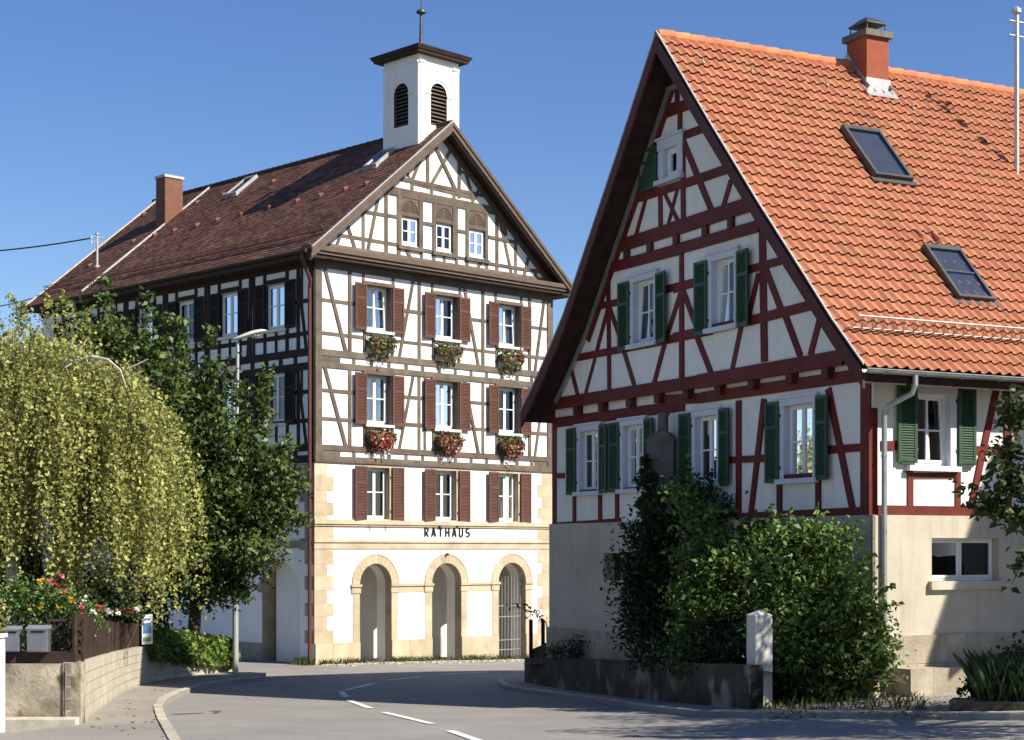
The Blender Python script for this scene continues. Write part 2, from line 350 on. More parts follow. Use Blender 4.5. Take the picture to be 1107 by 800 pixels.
def drape(name, poly, dz, m, step=.8, th=0.):
    """a sheet over a polygon (world xy list) laid on the terrain"""
    xs = [p[0] for p in poly]; ys = [p[1] for p in poly]
    pts = [V((p[0], p[1])) for p in poly]; n = len(pts); edges = [(i, (i+1) % n) for i in range(n)]
    def inside(x, y):
        c = False; j = n-1
        for i in range(n):
            if (pts[i].y > y) != (pts[j].y > y) and x < (pts[j].x-pts[i].x)*(y-pts[i].y)/(pts[j].y-pts[i].y)+pts[i].x: c = not c
            j = i
        return c
    gx = np.arange(min(xs), max(xs), step); gy = np.arange(min(ys), max(ys), step)
    allp = list(pts)
    for x in gx:
        for y in gy:
            if inside(x+.013, y+.017): allp.append(V((x+.013, y+.017)))
    vv, ee, ff, *_ = delaunay_2d_cdt(allp, edges, [], 1, 1e-5)
    mb = MB(); mb.add([(p.x, p.y, gz(p.x, p.y)+dz) for p in vv], [tuple(f) for f in ff])
    if th:
        k = [V((p[0], p[1], gz(p[0], p[1])+dz)) for p in poly]
        for i in range(n):
            a, b = k[i], k[(i+1) % n]; d = V((0, 0, -th)); mb.quad(a, b, b+d, a+d)
    return mb.build(name, m, recalc=True)

# ------------------------------------------------------------------ ground, road, pavements
g = MB(); xs = list(np.linspace(-900, -60, 8))+list(np.linspace(-50, 50, 51))+list(np.linspace(60, 900, 8)); ys = list(np.linspace(-40, 100, 71))+list(np.linspace(120, 1500, 10))
g.add([(x, y, gz(max(-40, min(40, x)), max(4, y))-.06) for y in ys for x in xs], [(j*len(xs)+i, j*len(xs)+i+1, (j+1)*len(xs)+i+1, (j+1)*len(xs)+i) for j in range(len(ys)-1) for i in range(len(xs)-1)])
kind(g.build('ground', M['ground'], smooth=True), 'structure')
kind(drape('road', [(-30, 0), (14, 0), (14, 30), (14, 50), (40, 70), (30, 95), (-40, 60), (-40, 40)], 0, M['asphalt'], 1.0), 'structure')
# left pavement with kerb
KL = [(204, 812), (196.6, 800), (181, 776.6), (175.7, 764), (181, 755), (196.6, 747), (221, 739.7), (252, 735), (285, 732)]
KLw = [gp(x, y, .1) for x, y in KL]; KLw = [V((KLw[0].x*.93, 10, 0))]+KLw
WB = [(88, 783), (100, 772), (115, 761), (127, 752), (140, 745), (155, 740), (175, 735.5), (210, 730), (252, 725.5)]      # foot of the garden wall
WBw = [gp(x, y, .1) for x, y in WB]
KLo = [p for p in KLw]
poly = [(p.x, p.y) for p in KLo]+[(WBw[-1].x+.9, WBw[-1].y+.5), (WBw[-1].x-.2, WBw[-1].y+.25)]+[(p.x-.15, p.y+.1) for p in WBw[::-1]]+[(WBw[0].x-.3, WBw[0].y-2), (-12, WBw[0].y-2.2), (-14, 10)]
kind(drape('pavement', poly, .1, M['pave'], .7, .16), 'structure')
def kerb_row(name, pts, m, wd=.16, h=.125, step=.9, side=1):
    mb = MB(); P = [V((p[0], p[1], 0)) for p in pts]; seg = []
    for i in range(len(P)-1):
        L = (P[i+1]-P[i]).length; k = max(1, int(round(L/step)))
        for j in range(k): seg.append((P[i].lerp(P[i+1], j/k), P[i].lerp(P[i+1], (j+1)/k)))
    for a, b in seg:
        d = (b-a).normalized(); n = V((-d.y, d.x, 0))*wd*side; a2 = a+d*.008; b2 = b-d*.008; hh = h+random.uniform(-.006, .006)
        za, zb = gz(a.x, a.y), gz(b.x, b.y)
        q = [V((a2.x, a2.y, za)), V((b2.x, b2.y, zb)), V((b2.x+n.x, b2.y+n.y, zb)), V((a2.x+n.x, a2.y+n.y, za))]
        t = [p+V((0, 0, hh)) for p in q]; t[0] = t[0]+n*.12; t[1] = t[1]+n*.12
        mb.hexa([p-V((0, 0, .1)) for p in q]+t)
    return kind(mb.build(name, m), 'structure')
kerb_row('kerb', [(p.x, p.y) for p in KLw], M['kerb'], .17, .125, .9, 1)
# right pavement
KR = [(537, 737), (538, 741), (546, 746), (581.5, 751), (644, 759.5), (690, 767), (706, 769.5), (748, 775)]
KRw = [gp(x, y) for x, y in KR]
KRw.append(V((7.2, 24.5, 0))); KRw.append(V((14, 21, 0)))
WR = [gp(567, 741), gp(640, 748), gp(810, 763, .15)]
poly = [(p.x, p.y) for p in KRw]+[(14, 30.8), (7.6, 30.8), (5.6, 31.5)]+[(WR[2].x, WR[2].y+.2), (WR[0].x+.1, WR[0].y+.3), (WR[0].x-.1, WR[0].y+1.2)]
kind(drape('pavement', poly, .09, M['pave'], .7, .16), 'structure')
kerb_row('kerb', [(p.x, p.y) for p in KRw], M['kerb'], .17, .115, .9, 1)
# lane marking, cobbled strip, manhole, patch
def dash(mb, a, b, w, dz=.012):
    a, b = gp(*a), gp(*b); d = (b-a); d.z = 0; n = V((-d.y, d.x, 0)).normalized()*w/2; k = 6
    for i in range(k):
        p = a.lerp(b, i/k); q = a.lerp(b, (i+1)/k)
        mb.quad(*[V((c.x, c.y, gz(c.x, c.y)+dz)) for c in (p-n, q-n, q+n, p+n)])
mk = MB()
for a, b in (((486, 790.5), (560, 816)), ((415, 770.5), (467, 783)), ((377, 757.5), (400, 766)), ((369, 748), (374, 754)), ((372, 746.5), (404, 739)), ((418, 735.7), (455, 732)), ((478, 729.5), (527, 727)), ((555, 726.2), (590, 725.6))): dash(mk, a, b, .15)
kind(mk.build('lane_marking', M['paint']), 'structure')
cb = MB()
for i in range(420):
    u = random.uniform(.1, 10.4); d = abs(random.gauss(.25, .42))
    if d > 1.25 or random.random() < d*.35: continue
    p = R0+aF*u-aS*(.12+d); s = random.uniform(.04, .075); a = random.uniform(0, 3); z = gz(p.x, p.y)
    x, y = V((math.cos(a), math.sin(a), 0))*s, V((-math.sin(a), math.cos(a), 0))*s*random.uniform(.7, 1)
    c = V((p.x, p.y, z)); cb.hexa([c-x-y, c+x-y, c+x+y, c-x+y]+[c+V((0, 0, .028))+q*.75 for q in (-x-y, x-y, x+y, -x+y)])
kind(cb.build('cobble_strip', M['cobble']), 'stuff')
dm = MB(); a = gp(188, 772); b = gp(218, 770); dash(dm, (188, 772.5), (218, 771), .22, .006); dash(dm, (228, 769.3), (237, 768.6), .16, .006); dash(dm, (232, 771.5), (237, 769), .1, .0065)
kind(dm.build('asphalt_patch', M['asphalt_d']), 'structure')

# ------------------------------------------------------------------ roofs of real tiles
def tiles(name, prof, v0, v1, P, m, parent, tw, ex, kindt='pan', deck=None, holes=()):
    """prof: (u,z) from eave to ridge. P(u,v,z) -> world. Rows of single tiles laid up the slope."""
    pr = [V((a[0], a[1])) for a in prof]; L = [0]
    for i in range(1, len(pr)): L.append(L[-1]+(pr[i]-pr[i-1]).length)
    def S(s, h):
        i = 0
        while i < len(pr)-2 and s > L[i+1]: i += 1
        d = (pr[i+1]-pr[i]).normalized(); n = V((-d.y, d.x)); n = n if n.y > 0 else -n
        return pr[i]+d*(s-L[i])+n*h
    rows = int(round(L[-1]/ex)); ex = L[-1]/rows; mb = MB(); ncol = int(round((v1-v0)/tw)); tw = (v1-v0)/ncol
    if kindt == 'pan': ts = [0, .12, .26, .42, .55, .68, .80, .92, 1.04]; hs = [.036, .014, 0, 0, .008, .034, .056, .054, .030]
    else: ts = [.03, .97]; hs = [0, 0]
    for r in range(rows):
        s0 = r*ex; s1 = min(L[-1], s0+ex*1.22)
        for c in range(ncol+(1 if kindt != 'pan' and r % 2 else 0)):
            va = v0+c*tw-(tw*.5 if kindt != 'pan' and r % 2 else 0)
            j = random.uniform(-.004, .004); sj = random.uniform(-.006, .006)
            if kindt == 'pan':
                top, low, lip = [], [], []
                for t, h in zip(ts, hs):
                    v = va+t*tw
                    a = S(s0+sj, .074+h+j); b = S(s1, .016+h); d = S(s0+sj+.006, .058+h+j)
                    low.append(P(a.x, v, a.y)); top.append(P(b.x, v, b.y)); lip.append(P(d.x, v, d.y))
                n = len(ts); mb.add(low+top+lip, [(i, i+1, n+i+1, n+i) for i in range(n-1)]+[(i+1, i, 2*n+i, 2*n+i+1) for i in range(n-1)])
            else:
                va = max(v0, va); vb = min(v1, v0+c*tw-(tw*.5 if r % 2 else 0)+tw*.985)
                if vb-va < .02: continue
                vs = []
                tl = random.uniform(-.003, .003)
                for v, dz in ((va, .02), (va+(vb-va)*.25, .004), (va+(vb-va)*.5, 0), (va+(vb-va)*.75, .004), (vb, .02)):
                    a = S(s0+sj+dz, .030+j+tl*(1 if v == va else -1)); vs.append(P(a.x, v, a.y))
                b = S(s1, .010); vs += [P(b.x, vb, b.y), P(b.x, va, b.y)]
                for v, dz in ((va, .02), (va+(vb-va)*.25, .004), (va+(vb-va)*.5, 0), (va+(vb-va)*.75, .004), (vb, .02)):
                    a = S(s0+sj+dz+.003, .012); vs.append(P(a.x, v, a.y))
                mb.add(vs, [(0, 1, 2, 3, 4, 5, 6)]+[(i+1, i, 7+i, 8+i) for i in range(4)])
    o = mb.build(name, m, parent, recalc=False)
    return o
def slab(mb, prof, v0, v1, P, th, mi=0, top=0.0):
    """roof deck under the tiles: profile polyline thickened downward"""
    n = len(prof); A = [(u, z+top) for u, z in prof]; B = [(u, z-th) for u, z in prof]
    loop = A+B[::-1]; k = len(loop)
    vs = [P(u, v0, z) for u, z in loop]+[P(u, v1, z) for u, z in loop]
    fs = [(i, (i+1) % k, k+(i+1) % k, k+i) for i in range(k)]
    for i in range(n-1): fs += [(i, i+1, 2*n-2-i, 2*n-1-i), (k+i, k+i+1, k+2*n-2-i, k+2*n-1-i)]
    mb.add(vs, fs, mi)
def blocks(fc, mb, u0, u1, z0, z1, rows, ln, o0, o1, mi=0):
    h = (z1-z0)/rows
    for r in range(rows):
        u = u0-(ln*.5*(r % 2) if u1-u0 > ln else 0); first = True
        while u < u1-.02:
            l = ln*random.uniform(.8, 1.2); a = max(u, u0); b = min(u+l, u1)
            if u1-b < .15: b = u1
            fc.box(mb, a+.003, b-.003, z0+r*h+.003, z0+(r+1)*h-.003, o0, o1+random.uniform(-.003, .003), mi); u = b if b > u0 else u+l

# ------------------------------------------------------------------ THE TOWN HALL
def RP(u, v, z): p = R0+aF*u+aS*v; p.z = z; return p
TH = thing('town_hall', (R0.x, R0.y, gz(R0.x, R0.y)), 'large white town hall with grey brown timbering, brown shutters, arcade and square bell tower', 'town hall')
FF = Face(R0, aF, -aS); FS = Face(R0, aS, -aF)
WD, LG = 10.5, 16.6
FR = Face(RP(WD, 0, 0), aS, aF); FB = Face(RP(0, LG, 0), aF, aS)
RIDGE = (5.27, 15.62); EL = (-.55, 10.78); ER = (11.1, 10.78)
sl_ = (RIDGE[1]-EL[1])/(RIDGE[0]-EL[0])
BAY = [2.03, 4.94, 7.83]; BW = 1.03
Tz = (8.62, 10.04); Mz = (5.65, 7.22); Gz = (2.63, 4.28)
UPZ = 4.42
holesU = [rect(b, b+BW, *z) for b in BAY for z in (Tz, Mz)]
GWN = [(3.50, 11.5), (4.99, 11.49), (6.47, 11.48)]
mb = MB()
FF.poly(mb, [(0, UPZ), (WD, UPZ), (WD, 10.75), (RIDGE[0], RIDGE[1]-.2), (0, 11.0)], holesU+[rect(a, a+.75, z, z+.92) for a, z in GWN], 0, 0, .2, 1)
FR.poly(mb, rect(0, LG, UPZ, 11.0), (), 0, 0)
FB.poly(mb, [(0, UPZ), (WD, UPZ), (WD, 10.75), (RIDGE[0], RIDGE[1]-.2), (0, 11.0)], (), 0, 0)
mb.build('upper_wall', [M['plaster_w'], M['trim_r']], TH)
SV = [1.42+2.5*k for k in range(6)]
mb = MB()
FS.poly(mb, rect(0, LG, UPZ, 11.0), [rect(v, v+1.05, *z) for v in SV for z in (Tz, Mz)], 0, 0, .2, 1)
mb.build('side_wall', [M['plaster_w'], M['beam_shade']], TH)
ARC = [2.435, 5.48, 8.51]; AR = .655; SPZ = .58
mb = MB()
FF.poly(mb, rect(0, WD, -2.6, UPZ), [rect(b+.02, b+.98, *Gz) for b in BAY]+[arch(c, AR, -2.55, SPZ) for c in ARC], 0, 0, .28, 1)
FF.poly(mb, rect(.3, WD-.2, -2.6, 2.4), [arch(c, AR-.02, -2.55, SPZ-.02) for c in ARC], -.28, 2, .4, 2)
FF.poly(mb, rect(.3, WD-.2, -2.6, 2.4), [arch(c, AR+.03, -2.55, SPZ) for c in ARC], -.68, 2)
sv = [rect(v, v+1.05, *Gz) for v in SV]
FS.poly(mb, rect(0, LG, -2.6, UPZ), sv+[arch(1.71, .99, -2.55, .30)], 0, 0, .3, 3)
FS.poly(mb, rect(.6, 2.8, -2.6, 1.5), [arch(1.71, .985, -2.55, .30)], -.3, 3, .75, 3)
FS.poly(mb, rect(.6, 2.8, -2.6, 1.5), (), -1.05, 2)
FR.poly(mb, rect(0, LG, -2.6, UPZ), (), 0, 0); FB.poly(mb, rect(0, WD, -2.6, UPZ), (), 0, 0)
# arcade passage behind the arches
bk = -2.35
FF.poly(mb, rect(.3, WD-.2, -2.6, 2.4), (), bk, 2)
for c in (ARC[0]+1.52, ARC[1]+1.52): pass
mb.quad(FF.P(.3, -2.6, -.68), FF.P(.3, -2.6, bk), FF.P(.3, 2.4, bk), FF.P(.3, 2.4, -.68), 2); mb.quad(FF.P(WD-.2, -2.6, -.68), FF.P(WD-.2, -2.6, bk), FF.P(WD-.2, 2.4, bk), FF.P(WD-.2, 2.4, -.68), 2)
mb.quad(FF.P(.3, 2.4, -.68), FF.P(WD-.2, 2.4, -.68), FF.P(WD-.2, 2.4, bk), FF.P(.3, 2.4, bk), 2)
mb.build('ground_floor_wall', [M['plaster_w'], M['stone_g'], M['plaster_h'], M['stone']], TH)
# sandstone dressings
st = MB()
z0p = -1.22
edges = [0]+[x for c in ARC for x in (c-AR, c+AR)]+[WD]
for i in range(0, len(edges), 2): blocks(FF, st, edges[i], edges[i+1], -2.5, z0p, 2, 1.2, -.02, .055)
blocks(FS, st, 2.72, LG, -2.4, -1.3, 2, 1.1, -.02, .05, 1)
k = 0; z = z0p
while z < UPZ-.1:
    h = min(random.choice([.36, .40, .44]), UPZ-.03-z); wq = .50 if k % 2 else .74
    FF.box(st, -.012, wq, z+.002, z+h-.002, -.02, .012+random.uniform(0, .004)); FF.box(st, WD-wq, WD+.01, z+.002, z+h-.002, -.02, .014+random.uniform(0, .004))
    ws = .74 if k % 2 else .48
    if not (z < 1.5 and ws > .7): FS.box(st, .002, ws, z+.002, z+h-.002, -.02, .010+random.uniform(0, .004), 1)
    k += 1; z += h
for c in ARC:
    for sx in (-1, 1):
        a, b = sorted((c+sx*AR, c+sx*(AR+.27))); zc = z0p
        for h in (.55, .5, .48): FF.box(st, a, b, zc+.003, min(zc+h, .295), -.02, .022+random.uniform(0, .003)); zc += h
        a, b = sorted((c+sx*(AR-.03), c+sx*(AR+.33))); FF.box(st, a, b, .30, .50, -.02, .045); a, b = sorted((c+sx*(AR-.05), c+sx*(AR+.36))); FF.box(st, a, b, .50, .58, -.02, .085)
    n = 15
    for i in range(n):
        a0, a1 = math.pi*i/n+.004, math.pi*(i+1)/n-.004; q = []
        for oo in (-.02, .03+random.uniform(0, .003)):
            for rr, a in ((AR, a0), (AR, a1), (AR+.275, a1), (AR+.275, a0)): q.append(FF.P(c+rr*math.cos(a), SPZ+rr*math.sin(a), oo))
        st.hexa(q)
    pts = [FF.P(c+(AR+.29)*math.cos(math.pi*i/24), SPZ+(AR+.29)*math.sin(math.pi*i/24), .02) for i in range(25)]; st.tube(pts, .028, 6)
for a, b in ((ARC[0]+AR+.36, ARC[1]-AR-.36), (ARC[1]+AR+.36, ARC[2]-AR-.36)): FF.box(st, a, b, .30, .50, -.02, .018); FF.box(st, a, b, .50, .58, -.02, .06)
FF.box(st, -.06, WD, 2.47, 2.61, -.02, .10); FF.box(st, -.04, WD, 2.41, 2.47, -.02, .06)
FF.box(st, -.05, WD, 1.90, 1.98, -.02, .075); FF.box(st, -.03, WD, 1.70, 1.90, -.02, .035)
for b in BAY:       # stone window surrounds of the first floor
    FF.box(st, b-.12, b+1.12, Gz[1], Gz[1]+.17, -.02, .02)
    FF.box(st, b-.12, b+.02, Gz[0], Gz[1], -.02, .016); FF.box(st, b+.98, b+1.12, Gz[0], Gz[1], -.02, .017)
n = 13
for i in range(n):
    a0, a1 = math.pi*i/n+.006, math.pi*(i+1)/n-.006; q = []
    for oo in (-.02, .015):
        for rr, a in ((.99, a0), (.99, a1), (1.2, a1), (1.2, a0)): q.append(FS.P(1.71+rr*math.cos(a), .30+rr*math.sin(a), oo))
    if a1 > 1.2: continue
    st.hexa(q, 1)
FS.box(st, 0, LG, 1.72, 1.95, -.02, .04, 1)
st.build('sandstone_dressing', [M['stone'], M['stone_g']], TH)
# timber framing, front
fr = MB()
def B(u0, z0, u1, z1, wd, o=.016): FF.bar(fr, (u0, z0), (u1, z1), wd*.92, -.03, o+random.uniform(0, .02))
B(.14, UPZ, .14, 10.7, .28, .03); B(WD-.14, UPZ, WD-.14, 10.7, .28, .03)
for (za, zb, wa, wb) in ((7.77, 7.39, .22, .2), (4.83, 4.50, .18, .16)):
    B(0, za, WD, za, wa, .03); B(0, zb, WD, zb, wb, .03); FF.box(fr, 0, 1.0, zb, za, -.03, .021); FF.box(fr, WD-.9, WD, zb, za, -.03, .021)
    for i in range(12): B(1.55+.72*i, zb, 1.55+.72*i, za, .14)
FF.box(fr, -.02, WD+.02, 4.38, 4.46, -.02, .07)
B(0, 10.5, WD, 10.5, .28, .03)
for (z0, z1, r1, r2, tops) in ((7.85, 10.4, 9.38, 8.36, Tz), (4.9, 7.32, 6.60, 5.72, Mz)):
    for p in (1.38, 4.27, 7.13, 9.36): B(p, z0, p, z1, .14)
    if z0 < 5: B(4.52, z0, 4.52, z1, .11)
    for a, b in ((.25, 2.0), (3.1, 4.92), (6.0, 7.8), (8.9, WD-.2)):
        B(a, r1, b, r1, .12, .012); B(a, r2, b, r2, .12, .012)
    B(.38, z1, 1.22, z0, .13, .02); B(4.02, z1, 3.42, z0, .13, .02); B(6.28, z1, 6.92, z0, .13, .02); B(10.08, z1, 9.62, z0, .13, .02)
    for b in BAY:
        B(b-.055, z0, b-.055, tops[1]+.1, .11, .03); B(b+BW+.055, z0, b+BW+.055, tops[1]+.1, .11, .03); B(b-.14, tops[1]+.06, b+BW+.14, tops[1]+.06, .12, .055)
        B(b-.1, tops[1]+.06, b-.1, z1+.1, .11)
        if z0 < 5: FF.box(fr, b, b+BW, 4.9, tops[0]-.13, -.02, .012)
        else: B(b+BW+.1, tops[1], b+BW+.1, z1+.1, .11)
# gable framing measured on the wall
Z6 = zz(330, 170, 5.714); Z7 = zz(460, 170, 4.706); Z2 = zz(320, 0, 2.5)
frame_on(FF, fr, [(357, 300, 357, 615, .13), (498, 170, 498, 640, .14), (575, 190, 575, 660, .14), (717, 215, 717, 670, .13), (793, 235, 793, 700, .13),
    (365, 337, 575, 370, .11), (720, 405, 790, 416, .11), (190, 478, 580, 543, .11), (700, 570, 800, 588, .11),
    (250, 390, 320, 610, .12), (462, 190, 378, 612, .13), (214, 488, 180, 580, .11), (618, 565, 676, 670, .12)], Z6)
frame_on(FF, fr, [(362, 255, 362, 640, .14), (457, 385, 457, 650, .13), (157, 235, 157, 590, .13), (210, 245, 210, 600, .13), (310, 260, 310, 620, .14),
    (320, 405, 475, 437, .11), (315, 540, 590, 585, .11), (150, 372, 210, 382, .11), (150, 508, 212, 519, .11), (0, 338, 48, 346, .11), (0, 475, 48, 484, .11), (95, 490, 95, 580, .11),
    (282, 535, 238, 605, .12), (368, 270, 447, 645, .13), (527, 490, 488, 650, .12), (552, 570, 577, 665, .11), (395, 320, 410, 400, .1)], Z7)
frame_on(FF, fr, [(355, 405, 355, 505, .13), (440, 420, 440, 535, .13), (422, 398, 360, 508, .13), (374, 392, 436, 526, .13), (440, 463, 475, 471, .1), (458, 468, 477, 535, .11), (500, 495, 484, 535, .11),
    (335, 432, 311, 492, .12), (296, 456, 310, 492, .1)], Z2)
frame_on(FF, fr, [(444, 197, 514, 214.5, .13)], None, .02)
FF.box(fr, 2.85, 7.7, 13.02, 13.30, -.03, .034)
for u in (3.9, 4.75, 5.75, 6.6): FF.box(fr, u, u+.13, 13.28, 13.62, -.03, .022)
B(3.2, 13.60, 7.35, 13.60, .13, .02)
FF.box(fr, 0, WD, 10.85, 11.15, -.03, .03)
for a, z in GWN: FF.box(fr, a-.13, a, z-.12, 13.05, -.02, .045); FF.box(fr, a+.75, a+.88, z-.12, 13.05, -.02, .045); FF.box(fr, a-.16, a+.91, z-.16, z-.04, -.02, .10)
for o in (0,):
    FF.bar(fr, (.15, 11.02), (RIDGE[0]+.1, RIDGE[1]-.28), .2, -.03, .028); FF.bar(fr, (WD-.15, 11.02), (RIDGE[0]-.1, RIDGE[1]-.28), .2, -.03, .026)
fr.build('timber_frame', M['beam_r'], TH)
# framing of the shaded side, with the shade put into its colour
fs = MB()
def BS(u0, z0, u1, z1, wd, o=.016): FS.bar(fs, (u0, z0), (u1, z1), wd, -.03, o+random.uniform(0, .02))
BS(.13, UPZ, .13, 10.8, .26, .03)
for za, zb in ((7.77, 7.34), (4.83, 4.48)):
    BS(0, za, LG, za, .24, .03); BS(0, zb, LG, zb, .24, .03)
    for i in range(21): BS(.95+.75*i, zb, .95+.75*i, za, .18)
BS(0, 10.55, LG, 10.55, .3, .03)
for z0, z1, r1, r2, tz in ((7.85, 10.5, 9.36, 8.36, Tz), (4.9, 7.3, 6.55, 5.66, Mz)):
    for k, v in enumerate(SV):
        BS(v-.06, z0, v-.06, z1, .12, .03); BS(v+1.11, z0, v+1.11, z1, .12, .03); BS(v-.55, r2-.02, v+1.6, r2-.02, .14, .012)
        BS(v-.1, tz[1]+.09, v+1.15, tz[1]+.09, .14, .04); BS(v+.52, z0, v+.52, tz[0]-.1, .13)
        if k % 2 == 0: BS(v+1.75, z1, v+2.05, z0, .14)
        BS(v-.62, z0, v-.62, z1, .15); BS(v+1.70, z0, v+1.70, z1, .13)
    BS(.2, r1, 1.3, r1, .13); BS(.2, r2, 1.3, r2, .13); BS(.85, z1, .40, z0, .13); BS(.62, z1, .62, z0+1.5, .1)
fs.build('timber_frame', M['beam_shade'], TH)
# windows, shutters, sills of the front
for zi, zr in enumerate((Tz, Mz, Gz)):
    for bi, b in enumerate(BAY):
        g0 = zi == 2
        wn = window(FF, b+(.02 if g0 else 0), b+(.98 if g0 else BW), zr[0]+(0 if g0 else .0), zr[1], TH, .2, .085, 1, (.53,), curt='curtain' if not (g0) else 'half', tilt=.05 if (zi == 0 and bi != 1) else 0)
        lo, hi = zr[0]-.03, zr[1]+.02
        shutter(FF, b-.51, b-.01, lo, hi, wn, M['shut_r'], .045, hinge=1, swing=.10)
        shutter(FF, b+BW+.03, b+BW+.5, lo, hi, wn, M['shut_r'], .045, hinge=0, swing=.05)
        if not g0:
            s = MB(); FF.box(s, b-.07, b+BW+.07, zr[0]-.09, zr[0]-.005, -.12, .13); s.build('sill', M['sill_w'], wn)
for a, z in GWN:
    wn = window(FF, a, a+.75, z, z+.92, TH, .05, .085, 1, (.5,), curt='curtain')
    p = MB(); FF.box(p, a-.002, a+.752, z+.94, z+1.58, -.02, .018)
    FF.box(p, a, a+.75, z+.93, z+1.0, -.02, .05)
    n = 14; c = a+.375; rr = .31
    for i in range(n):
        a0, a1 = math.pi*i/n, math.pi*(i+1)/n; q = []
        for oo in (.0, .04):
            for r_, an in ((rr, a0), (rr, a1), (rr+.035, a1), (rr+.035, a0)): q.append(FF.P(c+r_*math.cos(an), z+1.08+r_*math.sin(an)*1.15, oo))
        p.hexa(q)
    for i in range(7):
        zc = z+1.1+i*.048; hw = math.sqrt(max(0, rr*rr-((zc-z-1.08)/1.15)**2))-.02
        if hw > .05: FF.bar(p, (c-hw, zc), (c-.03, zc), .022, 0, .034); FF.bar(p, (c+.03, zc), (c+hw, zc), .022, 0, .034)
    p.build('louvre_panel', M['trim_r'], wn)
for zi, zr in enumerate((Tz, Mz, Gz)):
    for k, v in enumerate(SV):
        wn = window(FS, v, v+1.05, zr[0], zr[1], TH, .07, .085, 1, (.53,), curt='orange' if (zi == 1 and k == 0) else 'curtain')  # orange: painted roof reflection in one side window
        shutter(FS, v-.52, v-.01, zr[0]-.03, zr[1]+.05, wn, M['beam_shade'], .045, hinge=1)  # side shutters share the colour with shade worked in
        shutter(FS, v+1.06, v+1.57, zr[0]-.03, zr[1]+.05, wn, M['beam_shade'], .045, hinge=0)
        s = MB(); FS.box(s, v-.07, v+1.12, zr[0]-.09, zr[0]-.005, -.12, .12); s.build('sill', M['sill_w'], wn)
# cornice, bargeboards, roof
co = MB()
FF.box(co, -.5, WD+.5, 10.80, 10.94, -.02, .52); FF.box(co, -.48, WD+.48, 10.70, 10.80, -.02, .46); FF.box(co, -.46, WD+.46, 10.60, 10.70, -.02, .40, 1)
FF.box(co, -.5, WD+.5, 10.94, 10.97, -.02, .40)
co.build('cornice', [M['trim_r'], M['soffit']], TH)
rf = MB()
profL = [EL, RIDGE]; prof = [EL, RIDGE, ER]
slab(rf, prof, -.50, LG+.25, RP, .2)
rf.build('roof', M['soffit'], TH)
ROOF = bpy.data.objects['roof']
tiles('roof_tiles', profL, -.55, LG+.3, RP, M['roof_b'], ROOF, .19, .155, 'flat')
mbx = MB(); mbx.quad(RP(RIDGE[0], -.55, RIDGE[1]+.03), RP(RIDGE[0], LG+.3, RIDGE[1]+.03), RP(ER[0], LG+.3, ER[1]+.03), RP(ER[0], -.55, ER[1]+.03)); mbx.build('roof_covering', M['roof_b'], ROOF)
bb = MB()
for (u, z) in (EL, ER):
    a = V((u, z)); b = V(RIDGE)
    for o0, o1, w0, w1 in ((.50, .56, .02, -.27), (.56, .60, .03, -.10), (.44, .50, -.15, -.33)):
        q = [FF.P(a.x, a.y+w1, o0), FF.P(b.x, b.y+w1, o0), FF.P(b.x, b.y+w0, o0), FF.P(a.x, a.y+w0, o0)]
        bb.hexa(q+[p-aS*(o1-o0) for p in q])
bb.build('bargeboard', M['trim_r'], ROOF)
vs_ = MB(); a = V(EL); b = V(RIDGE); q = [FF.P(a.x, a.y+.05, .53), FF.P(b.x, b.y+.05, .53), FF.P(b.x, b.y+.085, .53), FF.P(a.x, a.y+.085, .53)]; vs_.hexa(q+[p-aS*.09 for p in q])
vs_.build('verge_strip', M['zinc_l'], ROOF); vs_ = MB(); q = [RP(a.x, LG+.25, a.y+.03), RP(b.x, LG+.25, b.y+.03), RP(b.x, LG+.25, b.y+.10), RP(a.x, LG+.25, a.y+.10)]; vs_.hexa(q+[p+aS*.12 for p in q])
vs_.build('verge_strip', M['zinc_l'], ROOF); vs_ = MB(); q = [RP(a.x+.2, 13.1, a.y+.19), RP(b.x, 13.1, b.y+.02), RP(b.x, 13.1, b.y+.09), RP(a.x+.2, 13.1, a.y+.26)]; vs_.hexa(q+[p+aS*.10 for p in q])
vs_.build('verge_strip', M['zinc_l'], ROOF)
ri = MB()
v = -.5
while v < LG+.2:
    ri.tube([RP(RIDGE[0], v, RIDGE[1]+.0), RP(RIDGE[0], v+.37, RIDGE[1]+.012)], [.105, .115], 10); v += .36
ri.build('ridge_cap', M['ridge_b'], ROOF)
eb = MB()
for s_, u0 in ((1, EL[0]), (-1, ER[0])):
    eb.hexa([RP(u0, -.5, 10.56), RP(u0+.6*s_, -.5, 10.56), RP(u0+.6*s_, LG, 10.56), RP(u0, LG, 10.56), RP(u0, -.5, 10.62), RP(u0+.6*s_, -.5, 10.62), RP(u0+.6*s_, LG, 10.62), RP(u0, LG, 10.62)])
    eb.hexa([RP(u0-.02*s_, -.5, 10.55), RP(u0+.03*s_, -.5, 10.55), RP(u0+.03*s_, LG, 10.55), RP(u0-.02*s_, LG, 10.55), RP(u0-.02*s_, -.5, 10.76), RP(u0+.03*s_, -.5, 10.76), RP(u0+.03*s_, LG, 10.76), RP(u0-.02*s_, LG, 10.76)])
eb.build('eave_board', M['soffit'], ROOF)
gu = MB(); gu.tube([RP(EL[0]-.07, -.4, 10.74), RP(EL[0]-.07, LG, 10.74)], .065, 8); gu.build('gutter', M['soffit'], TH)
dp = MB(); dp.tube([RP(EL[0]-.07, -.2, 10.7), RP(EL[0]-.03, -.15, 10.5), RP(-.16, .0, 9.95), RP(-.11, .10, 9.7), RP(-.11, .10, 5), RP(-.11, .10, -1.8)], .058, 8); dp.build('downpipe', M['copper'], TH)
rs = sl_
def onroof(u): return RIDGE[1]-(RIDGE[0]-u)*rs
